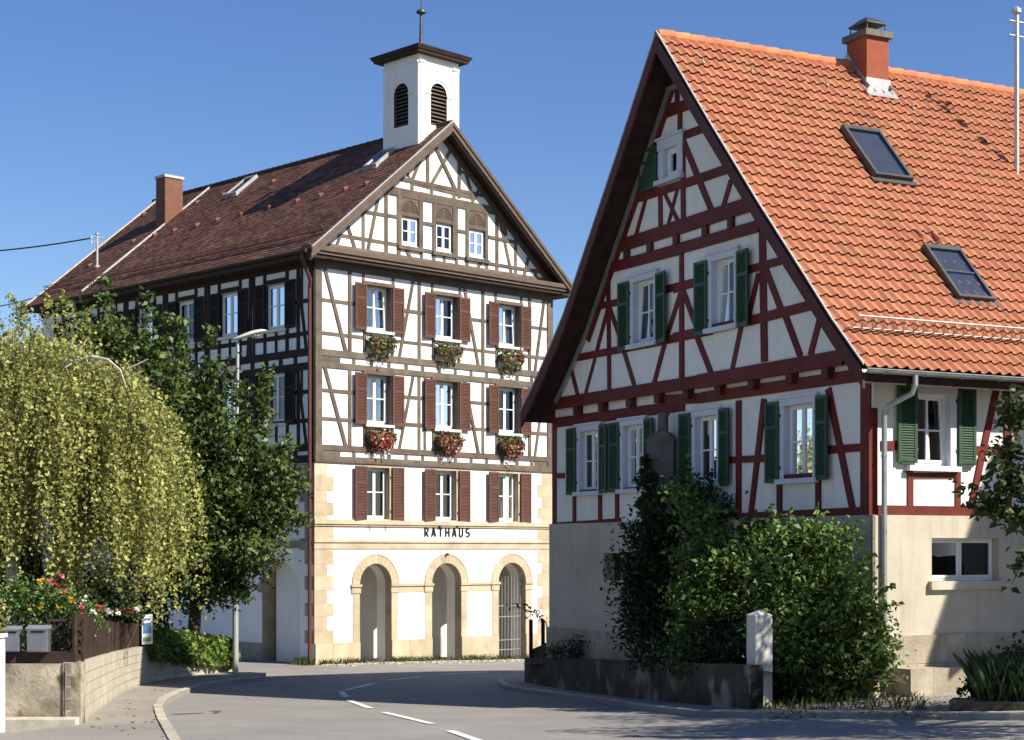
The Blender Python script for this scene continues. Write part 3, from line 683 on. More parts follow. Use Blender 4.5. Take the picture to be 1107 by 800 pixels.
rn = (aF*(-rs)+V((0, 0, 1))).normalized(); rd = (aF+V((0, 0, rs))).normalized()
def rpix(x, y):
    p0 = RP(RIDGE[0], 0, RIDGE[1]); r = ray(x, y); E = V((0, 0, EZ)); t = rn.dot(p0-E)/rn.dot(r); return E+r*t
sg = MB()
for h in (.08, .16, .22):
    for u in (EL[0]+.75,): sg.tube([RP(u, -.3, onroof(u)+.02)+rn*h, RP(u, LG, onroof(u)+.02)+rn*h], .016, 5)
v = -.2
while v < LG: p = RP(EL[0]+.75, v, onroof(EL[0]+.75)); sg.tube([p, p+rn*.24], .015, 4); v += .55
sg.build('snow_guard', M['roof_b'], ROOF)
for x, y in [(430, 342), (545, 437), (415, 466), (657, 410), (777, 379), (878, 352), (280, 500), (162, 527), (63, 552), (190, 405), (63, 443), (918, 218)]:
    p = rpix(*zz(200, 120, 4.446)(x, y)); q = MB(); q.tube([p+rn*.03-rd*.09, p+rn*.08-rd*.09, p+rn*.05+rd*.11], [.07, .07, .03], 7); q.build('roof_vent', M['brick'], ROOF)
for x, y in [(517, 280), (823, 345), (693, 373), (580, 400), (455, 435), (205, 575)]:
    p = rpix(*zz(60, 180, 5.333)(x, y)); q = MB(); q.tube([p+rn*.03-rd*.09, p+rn*.08-rd*.09, p+rn*.05+rd*.11], [.07, .07, .03], 7); q.build('roof_vent', M['brick'], ROOF)
def skylight(c, su, sd, n, d, parent, hu, hd, mfr='lead', split=False):
    """c centre on the roof, su along the eave, sd up the slope"""
    f = MB(); fw = .07; hh = .14
    for a0, a1, b0, b1 in ((-hu, -hu+fw, -hd, hd), (hu-fw, hu, -hd, hd), (-hu+fw, hu-fw, -hd, -hd+fw), (-hu+fw, hu-fw, hd-fw*1.8, hd)):
        o = c+su*a0+sd*b0; f.boxv(o-n*.05, su*(a1-a0), sd*(b1-b0), n*(hh+.05))
    f.boxv(c-su*(hu+.08)-sd*(hd+.12), su*(2*hu+.16), sd*.14, n*.05)
    if split: f.boxv(c-su*(hu-fw)-sd*.02, su*2*(hu-fw), sd*.035, n*(hh-.02))
    o = f.build('roof_window', M[mfr], parent)
    p = MB(); p.quad(c-su*(hu-fw)-sd*(hd-fw)+n*(hh-.03), c+su*(hu-fw)-sd*(hd-fw)+n*(hh-.03), c+su*(hu-fw)+sd*(hd-fw*1.8)+n*(hh-.03), c-su*(hu-fw)+sd*(hd-fw*1.8)+n*(hh-.03)); p.build('pane', M['glass_r'], o)
    bkp = MB(); bkp.quad(c-su*hu-sd*hd+n*.065, c+su*hu-sd*hd+n*.065, c+su*hu+sd*hd+n*.065, c-su*hu+sd*hd+n*.065); bkp.build('blind', M['blind'], o)
    return o
skylight(rpix(262, 203), aS, rd, rn, 0, ROOF, .36, .62, 'zinc')
skylight(rpix(411, 173.5), aS, rd, rn, 0, ROOF, .33, .52, 'zinc')
# chimney
c0 = rpix(178.5, 243.5); cu = (c0-R0).dot(aF); cv = (c0-R0).dot(aS); ztop = EZ+(HYP-191)/FPX*c0.y
ch = MB(); ch.hexa([RP(a, b, 12.6) for a, b in ((cu, cv), (cu+.78, cv), (cu+.78, cv+.62), (cu, cv+.62))]+[RP(a, b, ztop) for a, b in ((cu, cv), (cu+.78, cv), (cu+.78, cv+.62), (cu, cv+.62))])
chim = ch.build('chimney', M['brick'], TH)
cc = MB(); cc.hexa([RP(a, b, zc) for zc in (ztop, ztop+.10) for a, b in ((cu-.04, cv-.04), (cu+.82, cv-.04), (cu+.82, cv+.66), (cu-.04, cv+.66))]); cc.build('chimney_cap', M['zinc_l'], chim)
# service mast on the roof
p = rpix(105, 290); MASTTOP = p+V((0, 0, 1.25))
ms = MB(); ms.tube([p-V((0, 0, .2)), MASTTOP], .045, 8); ms.tube([p+V((0, 0, .02)), p+V((0, 0, .10))], .12, 8)
for dz in (-.1, -.28): ms.tube([MASTTOP+V((-.22, -.1, dz)), MASTTOP+V((.22, .1, dz))], .022, 6); ms.tube([MASTTOP+V((-.2, -.1, dz-.08)), MASTTOP+V((-.2, -.1, dz+.06))], .04, 6)
ms.tube([MASTTOP, MASTTOP+V((0, 0, .06))], .08, 8)
ms.build('cable_mast', M['pole'], ROOF)
# tower
TW = .88; TC = (RIDGE[0], 1.02); TZ = 17.86
tw = MB(); LO = .36
faces = [Face(RP(TC[0]-TW, TC[1]-TW, 0), aF, -aS), Face(RP(TC[0]-TW, TC[1]-TW, 0), aS, -aF), Face(RP(TC[0]+TW, TC[1]-TW, 0), aS, aF), Face(RP(TC[0]-TW, TC[1]+TW, 0), aF, aS)]
for f in faces:
    f.poly(tw, rect(0, 2*TW, 13.4, TZ), [arch(TW, LO, 15.62, 16.68, 16)], 0, 0, .12, 1)
    f.poly(tw, rect(TW-.5, TW+.5, 15.5, 17.2), (), -.16, 2)
    f.box(tw, .0, .26, 17.58, 17.66, -.01, .06); f.box(tw, 2*TW-.26, 2*TW, 17.58, 17.66, -.01, .06)
    for a, b in ((0, .24), (2*TW-.24, 2*TW)): f.box(tw, a, b, 13.6, 17.58, -.01, .03)
    f.box(tw, .26, 2*TW-.26, 17.60, 17.64, -.01, .02); f.box(tw, TW-.62, TW-LO-.0, 16.62, 16.68, -.01, .03); f.box(tw, TW+LO, TW+.62, 16.62, 16.68, -.01, .03)
    n = 14
    for i in range(n):
        a0, a1 = math.pi*i/n, math.pi*(i+1)/n; q = []
        for oo in (-.01, .025):
            for rr, a in ((LO+.10, a0), (LO+.10, a1), (LO+.15, a1), (LO+.15, a0)): q.append(f.P(TW+rr*math.cos(a), 16.68+rr*math.sin(a), oo))
        tw.hexa(q)
TWR = tw.build('bell_tower', [M['plaster_w'], M['trim_r'], M['dark']], TH)
for f in faces:
    lv = MB(); zc = 15.66
    while zc < 16.99:
        hw = LO-.01 if zc < 16.68 else math.sqrt(max(.0, LO**2-(zc-16.66)**2))-.01
        if hw > .04: lv.hexa([f.P(TW-hw, zc, -.03), f.P(TW+hw, zc, -.03), f.P(TW+hw, zc+.07, -.13), f.P(TW-hw, zc+.07, -.13), f.P(TW-hw, zc+.018, -.03), f.P(TW+hw, zc+.018, -.03), f.P(TW+hw, zc+.09, -.13), f.P(TW-hw, zc+.09, -.13)])
        zc += .125
    lv.build('louvre', M['beam_r'], TWR)
def ring(z, w): return [RP(TC[0]+a*w, TC[1]+b*w, z) for a, b in ((-1, -1), (1, -1), (1, 1), (-1, 1))]
tr = MB(); tr.hexa(ring(TZ, TW+.24)+ring(TZ+.08, TW+.25), 1); tr.hexa(ring(TZ+.08, TW+.28)+ring(TZ+.2, TW+.34)); tr.add(ring(TZ+.2, TW+.34)+[RP(TC[0], TC[1], TZ+.72)], [(0, 1, 4), (1, 2, 4), (2, 3, 4), (3, 0, 4)], 2)
tr.build('tower_roof', [M['soffit'], M['soffit'], M['lead']], TWR)
C_ = RP(TC[0], TC[1], 0); fz = TZ+.65
fn = MB(); fn.tube([C_+V((0, 0, fz)), C_+V((0, 0, fz+.35)), C_+V((0, 0, fz+1.0))], [.075, .06, .045], 8); fn.tube([C_+V((0, 0, fz+1.0)), C_+V((0, 0, fz+1.06)), C_+V((0, 0, fz+1.12)), C_+V((0, 0, fz+1.2))], [.05, .17, .15, .03], 12); fn.tube([C_+V((0, 0, fz+1.2)), C_+V((0, 0, fz+2.0))], [.016, .01], 6)
fn.build('finial', M['lead'], TWR)
# lettering on the wall, each letter drawn from strokes in a unit cell
STROKES = {'R': [(.12, 0, .12, 1), (.12, .93, .72, .93), (.84, .86, .84, .56), (.12, .48, .74, .48), (.42, .46, .90, 0)],
 'A': [(.06, 0, .46, 1), (.94, 0, .54, 1), (.24, .30, .76, .30)], 'T': [(.5, 0, .5, 1), (0, .93, 1, .93)],
 'H': [(.12, 0, .12, 1), (.88, 0, .88, 1), (.12, .5, .88, .5)], 'U': [(.12, .1, .12, 1), (.88, .1, .88, 1), (.2, .07, .8, .07)],
 'S': [(.15, .07, .8, .07), (.87, .1, .87, .46), (.2, .51, .8, .51), (.13, .55, .13, .9), (.2, .93, .86, .93)]}
def text(s_, fc, u0, u1, z0, z1, o, m, parent, name):
    n = len(s_); cell = (u1-u0)/(n-.34); cw = cell*.60; mb = MB(); k = 0
    for i, c in enumerate(s_):
        for a, b, c2, d in STROKES[c]:
            k += 1; fc.bar(mb, (u0+i*cell+a*cw, z0+b*(z1-z0)), (u0+i*cell+c2*cw, z0+d*(z1-z0)), .05, 0, o+.001*(k % 5))
    return mb.build(name, m, parent)
text('RATHAUS', FF, 4.50, 6.54, 2.10, 2.40, .03, M['letter'], TH, 'sign_lettering')
br = MB()
for b in BAY[:1]:
    for du in (.12, .78): br.tube([FF.P(b+du, 2.42, .05), FF.P(b+du, 2.25, .06)], .015, 5)
br.tube([FF.P(5.10, 2.46, .1), FF.P(5.10, 2.41, .1)], .03, 5); br.tube([FF.P(5.88, 2.46, .1), FF.P(5.88, 2.40, .1)], .03, 5); br.tube([FF.P(5.45, 1.52, .0), FF.P(5.45, 1.52, .12)], .04, 8)
br.build('wall_hook', M['iron'], TH)
# iron gate in the third arch
gt = MB(); c = ARC[2]
for i in range(9): u = c-AR+.06+i*.147; gt.tube([FF.P(u, -2.0, -.18), FF.P(u, SPZ-.1+.3*math.sin(math.pi*(i+.5)/9), -.18)], .014, 6)
for zc in (-1.75, -1.42, -.62, -.25): gt.tube([FF.P(c-AR, zc, -.18), FF.P(c+AR, zc, -.18)], .018, 6)
gt.build('iron_gate', M['zinc'], TH)

# ------------------------------------------------------------------ leaves and flowers
def leaf_verts(C, size, up=.35, droop=0., asp=.5, fold=.18, jit=.5):
    C = np.asarray(C, float); n = len(C)
    nrm = RNG.normal(size=(n, 3)); nrm[:, 2] = np.abs(nrm[:, 2])+up; nrm /= np.linalg.norm(nrm, axis=1)[:, None]
    a = RNG.normal(size=(n, 3)); a[:, 2] -= droop; a -= nrm*(a*nrm).sum(1)[:, None]; a /= np.linalg.norm(a, axis=1)[:, None]+1e-9
    b = np.cross(nrm, a); s = size*(1+jit*RNG.uniform(-1, 1, n)); s = s[:, None]
    p0 = C-a*s*.5; p2 = C+a*s*.5-nrm*s*.08; p1 = C-a*s*.06+b*s*asp*.5+nrm*s*fold; p3 = C-a*s*.06-b*s*asp*.5+nrm*s*fold
    return np.stack([p0, p1, p2, p3], 1).reshape(-1, 3)
def foliage(name, C, size, m, parent=None, **k): return raw_mesh(name, leaf_verts(C, size, **k), 4, m, parent)
def clumps(centres, per, spread, flat=.75):
    centres = np.asarray(centres, float); n = len(centres)
    d = RNG.normal(size=(n, per, 3))*spread; d[:, :, 2] *= flat
    return (centres[:, None, :]+d).reshape(-1, 3)
def blob_points(blobs, n, power=.45, jitter=.12, wts=None):
    """points towards the surface of a union of ellipsoids (centre, radii)"""
    vol = np.array([r[0]*r[1]*r[2] for c, r in blobs])**.67; pick = RNG.choice(len(blobs), n, p=vol/vol.sum())
    d = RNG.normal(size=(n, 3)); d /= np.linalg.norm(d, axis=1)[:, None]; rr = RNG.uniform(0, 1, n)**power
    C = np.array([b[0] for b in blobs])[pick]; Rr = np.array([b[1] for b in blobs])[pick]
    return C+d*Rr*(rr*(1+RNG.normal(size=n)*jitter))[:, None]
def pxblobs(lst, Y, dep=.8):
    out = []
    for x, y, r, *e in lst:
        dy = e[0] if e else 0.; c = at(x, y, Y+dy); rr = r/FPX*Y; out.append((np.array(c), np.array([rr, rr*dep, rr])))
    return out
def limbs(mb, root, tips, r0, bend=.3, n=6, r1=.012):
    root = V(root)
    for t in tips:
        t = V(t); mid = root.lerp(t, .5)+V((random.uniform(-1, 1), random.uniform(-1, 1), random.uniform(0, 1)))*bend*(t-root).length*.3
        pts = [root.lerp(mid, k/3).lerp(mid.lerp(t, k/3), k/3) for k in range(4)]
        mb.tube(pts, [r0*(1-k/3)+r1*k/3 for k in range(4)], n, cap=False)

# ------------------------------------------------------------------ flower boxes of the town hall
def flower_box(bi, top):
    b = BAY[bi]; z = (Tz if top else Mz)[0]-.13
    names = ['leftmost', 'middle', 'right-hand']
    lab = '%s flower box, %s row, under the town hall window %s' % ('leafy sparse' if top else 'full pink', 'upper' if top else 'lower', ['nearest its downpipe', 'in the middle', 'nearest the red house'][bi])
    t = thing('flower_box', FF.P(b+BW/2, z-.35, .12), lab, 'flower box', 'flower boxes under the town hall windows')
    m = MB(); u0, u1 = b+.02, b+BW-.02
    FF.box(m, u0, u1, z-.42, z-.25, .05, .24); m.build('planter', M['trim_r'], t)
    k = MB(); FF.box(k, b+.4, b+.44, z-.62, z-.4, .0, .03); FF.box(k, b+.4, b+.44, z-.46, z-.42, .03, .2); k.build('bracket', M['iron'], t)
    N = int((800 if top else 950)*random.uniform(.7, 1.15)); drp = random.uniform(.75, 1.35)
    uu = RNG.uniform(u0-.04, u1+.04, N); zc = z-.22+RNG.normal(size=N)*.10-(RNG.uniform(0, 1, N)**3)*.30*drp; oo = .17+RNG.normal(size=N)*.085+(z-.2-zc)*.12
    taper = 1-np.clip((z-.35-zc)*1.3, 0, .75); uc = (u0+u1)/2; uu = uc+(uu-uc)*taper
    C = np.array([FF.P(a, c, o) for a, c, o in zip(uu, zc, oo)]); foliage('foliage', C, .085, M['leaf_tree'], t, asp=.75, up=.2)
    N = int((150 if top else 330)*random.uniform(.6, 1.1))
    uu = RNG.uniform(u0-.05, u1+.05, N); zc = z-.27+RNG.normal(size=N)*.13-(RNG.uniform(0, 1, N)**2)*(.2 if top else .3); oo = .25+RNG.normal(size=N)*.05+(z-.2-zc)*.12
    taper = 1-np.clip((z-.35-zc)*1.3, 0, .75); uu = uc+(uu-uc)*taper
    C = np.array([FF.P(a, c, o) for a, c, o in zip(uu, zc, oo)])
    v = leaf_verts(C, .075, asp=.95, up=.1, fold=.02)
    pr = [.3, .45, .25] if top else [.42, .40, .18]
    raw_mesh('blossom', v, 4, None, t, RNG.choice(3, len(C), p=pr), [M['fl_red'], M['fl_pink'], M['fl_white']])
for top in (True, False):
    for bi in range(3): flower_box(bi, top)

# ------------------------------------------------------------------ THE RED TIMBERED HOUSE
def HP(u, v, z): p = H0+gG*u+gS*v; p.z = z; return p
HB = thing('timbered_house', HP(6, 5, -.75), 'steep gabled house with dark red timber framing, green shutters and a bright orange tiled roof', 'house')
JO = .16                                              # the gable jetties out over the ground storey
HG = Face(H0, gG, -gS); HJ = Face(H0-gS*JO, gG, -gS); HS = Face(H0, gS, -gG)
HW, HL = 12.26, 15.0
HRI = (6.15, 12.62)
pR = [(-.72, 4.86), (.17, 5.76), (.99, 6.68), (2.46, 8.31), (4.21, 10.33), HRI]
pL = [HRI, (7.68, 10.49), (9.33, 8.29), (10.21, 7.12), (10.66, 6.64), (11.12, 6.17), (11.69, 5.62), (12.38, 5.02)]
VO = -.80                                             # verge overhang
PLZ = 2.30
# plinth storey
pw = MB()
bw = [(rect(1.28, 2.69, .86, 1.88))]
u_a, z_a = HS.px(1004.5, 581.6); u_b, z_b = HS.px(1072, 627.5)
HS.poly(pw, rect(-.07, HL, -1.6, PLZ), [rect(u_a, u_b+.12, z_b, z_a)], .07, 0, .25, 0)
ua, za = HG.px(655, 627); ub, zb = HG.px(672, 598)
HG.poly(pw, rect(-.07, HW+.05, -1.9, PLZ), [rect(ub-.1, ua, za, zb)], .06, 0, .3, 0)
Face(HP(HW+.05, 0, 0), gS, gG).poly(pw, rect(0, HL, -1.9, PLZ), (), 0, 0)
Face(HP(0, HL, 0), gG, gS).poly(pw, rect(0, HW, -1.9, PLZ), (), 0, 0)
pw.add([HP(-.07, -.06, PLZ), HP(HW+.05, -.06, PLZ), HP(HW+.05, HL, PLZ), HP(-.07, HL, PLZ)], [(0, 1, 2, 3)])
HG.poly(pw, rect(ub-.12, ua+.02, za-.02, zb+.02), (), -.24, 1)
pw.build('plinth_wall', [M['plinth_h'], M['dark']], HB)
ps = MB()
blocks(HG, ps, -.10, HW+.1, -1.7, HG.px(640, 682)[1]+.02, 3, 1.3, .05, .12)
ps.build('stone_base', M['stone_g'], HB); ps = MB()
blocks(HS, ps, -.10, HL, -1.5, .08, 3, .8, .06, .13); ps.build('stone_base', M['stone_g'], HB); ps = MB()
HG.box(ps, ub-.28, ub-.10, za-.2, zb+.15, .05, .085); HG.box(ps, ub-.28, ua+.2, za-.2, za-.06, .05, .13); HG.box(ps, ub-.1, ua+.2, zb+.01, zb+.15, .05, .084)
ps.build('stone_surround', M['plinth_h'], HB); ps = MB(); HG.box(ps, -.11, .45, -1.0, PLZ-.01, .04, .10); HS.box(ps, -.10, .12, -1.0, PLZ-.01, .05, .11)
ps.build('corner_pilaster', M['plinth_h'], HB)
# walls
win1 = []                                             # ground storey windows in the gable, from photo pixels
def gw(fc, x0, y0, x1, y1): a = fc.px(x0, y0); b = fc.px(x1, y1); return b[0], a[0], b[1], a[1]    # u0,u1,z0,z1
A5 = zz(590, 420, 5); B4 = zz(760, 380, 4); C4 = zz(640, 60, 4); D3 = zz(590, 230, 3.639); E4 = zz(730, 230, 4.0); G8 = zz(940, 390, 4.706)
low = []
for (xl, yl, xr, yr) in ((628, 463.5, 647.5, 526), (675, 456, 696, 522), (753, 443, 776.5, 513), (849, 427.5, 880.5, 506)):
    u1, zt = HG.px(xl, yl); u0, zb_ = HG.px(xr, yr); low.append((u0, u1, 3.05, 4.50))
mid = []
for (xl, yl, xr, yr) in ((686, 300, 708.5, 368), (771, 277, 795.5, 350)):
    u1, zt = HJ.px(xl, yl); u0, zb_ = HJ.px(xr, yr); mid.append((u0, u1, 6.28, 7.68))
u1, zt = HJ.px(719, 160); u0, zb_ = HJ.px(733.5, 192); top = [(u0, u1, min(zt, zb_)+.02, max(zt, zb_))]
zt_a = HJ.px(719, 162)[1]; zt_b = HJ.px(718, 195)[1]; top = [(u0, u1, zt_b, zt_a)]
hw_ = MB()
HG.poly(hw_, rect(0, HW, PLZ, 5.3), [rect(*q) for q in low], 0, 0, .1, 1)
tu1 = HJ.px(715, 100)[0]; tu0 = HJ.px(731, 100)[0]; tz0 = HJ.px(724, 115)[1]; tz1 = HJ.px(724, 92)[1]
gout = [(u, z-.20) for u, z in pR if u > -.3]; gout = [(-.02, 5.35)]+gout+[(u, z-.2) for u, z in pL[1:]]+[(12.5, 4.86), (HW, 4.86), (HW, 5.06)]
gout = [(0, 5.06)]+[(u, z-.2) for u, z in pR if u > .3]+[(u, z-.2) for u, z in pL[1:]]+[(12.4, 5.0)]
gout = [(0, 5.06), (0, 5.4)]+[(u, z-.2) for u, z in pR if u > .3]+[(u, z-.2) for u, z in pL[1:-1]]+[(12.36, 4.98), (12.36, 4.90)]
HJ.poly(hw_, [(0, 5.26), (0, 5.4)]+[(u, z-.2) for u, z in pR if u > .3]+[(u, z-.2) for u, z in pL[1:-1]]+[(12.30, 5.26)], [rect(*q) for q in mid+top]+[rect(tu0, tu1, tz0, tz1)], 0, 0, .1, 1)
HJ.box(hw_, 0, HW, 5.24, 5.3, -.3, -.005); HJ.poly(hw_, rect(tu0-.1, tu1+.1, tz0-.1, tz1+.1), (), -.25, 2)
sw = HS.px(988, 428); sw2 = HS.px(1026, 504.5); swr = (sw[0]-.02, sw2[0], sw2[1], sw[1]+.05)
HS.poly(hw_, rect(0, HL, PLZ, 5.5), [rect(*swr)], 0, 0, .1, 1)
Face(HP(HW, 0, 0), gS, gG).poly(hw_, rect(0, HL, PLZ, 5.1), (), 0, 0)
Face(HP(0, HL, 0), gG, gS).poly(hw_, [(0, PLZ), (HW, PLZ), (HW, 5)]+[(u, z-.2) for u, z in pL[:-1][::-1]]+[(u, z-.2) for u, z in pR[::-1] if u > .3]+[(0, 5.3)], (), 0, 0)
hw_.build('plaster_wall', [M['plaster_h'], M['trim_h'], M['dark']], HB)
# gable timbers measured on the wall
ft = MB()
frame_on(HG, ft, [(50, 160, 50, 745, .2), (40, 745, 400, 728, .2), (60, 472, 104, 470, .13), (150, 567, 305, 556, .13), (158, 560, 158, 738, .14), (298, 528, 298, 732, .14),
    (380, 556, 545, 545, .13), (390, 550, 390, 725, .14), (538, 545, 538, 722, .14), (52, 186, 755, 92, .24), (640, 120, 640, 700, .15), (600, 700, 760, 690, .2)], A5, .03)
frame_on(HG, ft, [(158, 212, 158, 705, .17), (268, 205, 210, 712, .15), (120, 470, 275, 461, .14), (334, 540, 334, 706, .15), (502, 510, 502, 700, .15), (325, 549, 515, 536, .13),
    (545, 426, 692, 414, .15), (545, 160, 652, 690, .16), (708, 120, 708, 705, .28), (-160, 210, 0, 201, .22), (0, 201, 700, 100, .24), (-200, 735, 700, 694, .2)], B4, .03)
frame_on(HG, ft, [(598, 569.5, 672, 565, .2), (600, 457, 700, 444, .24)], None, .026)
frame_on(HJ, ft, [(598, 437, 760, 412, .27), (755, 413, 912, 386.5, .29)], None, .03)
GAP0 = HG.px(700, 442)[1]+.10; GAP1 = HJ.px(760, 412)[1]-.13; pass
for x, tr in ((160, A5), (296, A5), (447, A5), (600, A5), (755, A5), (62, B4), (207, B4), (372, B4), (527, B4), (645, B4)):
    xx, yy = tr(x, 0); u, _ = HJ.px(xx, 430); jb = MB(); HJ.box(jb, u-.10, u+.10, GAP0-.02, GAP1+.04, -.3, .015); jb.build('joist_end', M['board_h'], HB)
for x in (345, 412, 488, 572, 646):
    xx, yy = zz(550, 30, 2.667)(x, 620); u, _ = HJ.px(xx, 262); jb = MB(); zc = HJ.px(xx, 300-(xx-650)*.27)[1]; zc = .5*(HJ.px(734.5, 247)[1]+HJ.px(738, 268.5)[1]); HJ.box(jb, u-.09, u+.09, zc-.12, zc+.12, -.05, .085); jb.build('joist_end', M['board_h'], HB)
jb = MB(); HG.box(jb, HW-.16, HW+.55, 4.86, 5.05, -.15, JO+.02); jb.build('eave_beam', M['board_h'], HB); jb = MB(); HG.box(jb, -.5, .1, 4.86, 5.05, -.15, JO+.02)
frame_on(HJ, ft, [(170, 376, 290, 352, .16), (470, 303, 590, 272, .16), (100, 576, 400, 518, .18), (395, 519, 658, 462, .18), (247, 190, 251, 695, .17), (537, 160, 539, 655, .15),
    (97, 590, 128, 718, .12), (196, 570, 158, 712, .12), (308, 540, 352, 685, .13), (470, 515, 428, 672, .14), (246, 378, 202, 548, .13), (254, 375, 312, 540, .13), (537, 300, 478, 490, .14), (541, 300, 605, 475, .14)], D3)
frame_on(HJ, ft, [(-5, 333, 85, 304, .16), (322, 245, 478, 203, .16), (-5, 540, 330, 465, .19), (325, 467, 592, 400, .19), (378, 70, 388, 645, .22), (97, 535, 158, 695, .14), (290, 480, 248, 678, .15),
    (478, 440, 545, 622, .16), (628, 460, 588, 618, .15), (362, 262, 322, 450, .13), (388, 230, 465, 432, .16), (30, 180, 30, 715, .15)], E4)
frame_on(HJ, ft, [(652, 272, 732, 247, .30), (728, 248, 816, 220, .31), (657, 291, 740, 268, .24), (736, 269, 822, 244, .24)], None, .05)
frame_on(HJ, ft, [(300, 125, 300, 250, .17), (371, 125, 371, 215, .14), (235, 278, 430, 207, .24), (190, 424, 290, 388, .17), (398, 347, 492, 312, .18), (287, 285, 287, 400, .15), (383, 245, 383, 340, .15),
    (118, 645, 400, 555, .19), (395, 557, 605, 485, .19), (297, 595, 299, 750, .16), (395, 340, 398, 715, .16), (312, 590, 378, 725, .11), (372, 575, 328, 745, .11), (236, 615, 190, 785, .13), (108, 680, 148, 795, .12),
    (396, 370, 522, 678, .16), (604, 540, 568, 665, .14), (290, 118, 375, 92, .2)], C4)
def rafter(p, o):
    for i in range(len(p)-1): HJ.bar(ft, (p[i][0], p[i][1]-.42), (p[i+1][0], p[i+1][1]-.42), .34, -.04, o+.002*i, 0, .06)
rafter([q for q in pR if q[0] > .1], .036); rafter([q for q in pL[:4]], .034)
a, b = HJ.px(*D3(110, 560)), HJ.px(*D3(42, 735)); HJ.bar(ft, a, b, .17, -.03, .03)
ft.build('timber_frame', M['beam_h'], HB)
jb.build('eave_beam', M['board_h'], HB)
# sunlit side timbers
fs2 = MB()
frame_on(HS, fs2, [(15, 240, 15, 790, .2), (55, 432, 140, 432, .17), (205, 545, 205, 755, .13), (447, 540, 447, 755, .13), (190, 583, 450, 583, .1), (525, 452, 720, 460, .15), (640, 150, 512, 755, .15), (690, 120, 703, 500, .17), (703, 490, 706, 760, .14), (190, 560, 190, 570, .1)], G8, .02)
HS.box(fs2, -.02, HL, PLZ, PLZ+.18, -.03, .035); HS.box(fs2, -.02, HL, 4.72, 4.95, -.03, .03)
for k in range(5): HS.box(fs2, 4.6+2*k, 4.76+2*k, PLZ, 4.9, -.03, .02)
fs2.build('timber_frame', M['beam_h'], HB)
# windows
def casing(fc, u0, u1, z0, z1, par, wd=.13, o=.05, sill=True):
    m = MB(); fc.box(m, u0-wd, u0+.005, z0, z1, -.02, o); fc.box(m, u1-.005, u1+wd, z0, z1, -.02, o); fc.box(m, u0-wd-.02, u1+wd+.02, z1-.005, z1+wd, -.02, o+.012); fc.box(m, u0-wd-.06, u1+wd+.06, z1+wd, z1+wd+.05, -.02, o+.05)
    m.build('casing', M['trim_h'], par)
    if sill: s = MB(); fc.box(s, u0-wd-.05, u1+wd+.05, z0-.10, z0, -.05, .14); s.build('sill', M['trim_h'], par)
for i, q in enumerate(low):
    wn = window(HG, *q, HB, .10, .075, 1, (.5,), curt='curtain' if i < 2 else 'orange')  # right-hand pair gets the painted tile roof reflection
    casing(HG, *q, wn)
    lo, hi = q[2]-.06, q[3]+.10
    shutter(HG, q[1]+.13, q[1]+.13+.42, lo, hi, wn, M['shut_g'], .05, hinge=0, swing=.04); shutter(HG, q[0]-.55, q[0]-.13, lo, hi, wn, M['shut_g'], .05, hinge=1, swing=.12)
for i, q in enumerate(mid):
    wn = window(HJ, *q, HB, .10, .075, 1, (.5,), curt='curtain', tilt=.06)
    casing(HJ, *q, wn)
    lo, hi = q[2]-.10, q[3]+.05
    shutter(HJ, q[1]+.13, q[1]+.13+.45, lo, hi, wn, M['shut_g'], .05, hinge=0, swing=.04); shutter(HJ, q[0]-.60, q[0]-.13, lo, hi, wn, M['shut_g'], .05, hinge=1, swing=.12)
q = top[0]; wn = window(HJ, *q, HB, .06, .10, 0, (), curt='curtain'); casing(HJ, *q, wn, .22); shutter(HJ, q[1]+.24, q[1]+.24+.72, q[2]-.12, q[3]+.14, wn, M['shut_g'], .05, hinge=0, slats=False)
ow = MB(); HJ.box(ow, tu0+.02, tu0+.24, tz0+.05, tz1-.03, -.12, .03); ow.build('hatch_board', M['trim_h'], HB)
wn = window(HS, *swr, HB, .10, .08, 1, (.5,), curt=None, tilt=.07); casing(HS, *swr, wn, .14, .05)
s0 = HS.px(968, 500); s1 = HS.px(988.5, 418); shutter(HS, s0[0], s1[0], s0[1], s1[1], wn, M['shut_g'], .05, hinge=1, split=.0)
s0 = HS.px(1033.5, 503); s1 = HS.px(1052, 420); shutter(HS, s0[0], s1[0], s0[1], s1[1], wn, M['shut_g'], .05, hinge=0, split=.0)
wn = window(HS, u_a+.003, u_b+.117, z_b+.003, z_a-.003, HB, .11, .07, 1, (), o=.0, curt=None, tilt=0)
s = MB(); HS.box(s, u_a-.08, u_b+.22, z_b-.16, z_b, -.06, .17); s.build('sill', M['plinth_h'], wn)
# roof
hr = MB(); hp = pR+pL[1:]
slab(hr, hp, VO+.03, HL+.5, HP, .17)
HROOF = hr.build('roof', M['soffit'], HB)
tiles('roof_tiles', [(u, z) for u, z in pR], VO-.02, HL+.5, HP, M['roof_o'], HROOF, .245, .335, 'pan')
tl = MB()
for i in range(len(pL)-1): tl.quad(HP(pL[i][0], VO, pL[i][1]+.05), HP(pL[i][0], HL+.5, pL[i][1]+.05), HP(pL[i+1][0], HL+.5, pL[i+1][1]+.05), HP(pL[i+1][0], VO, pL[i+1][1]+.05))
tl.build('roof_covering', M['roof_o'], HROOF)
rc = MB(); v = VO
while v < HL+.4: rc.tube([HP(HRI[0], v, HRI[1]+.02), HP(HRI[0], v+.40, HRI[1]+.035)], [.125, .14], 12); v += .39
rc.build('ridge_cap', M['ridge_o'], HROOF)
bd = MB(); vg = MB()
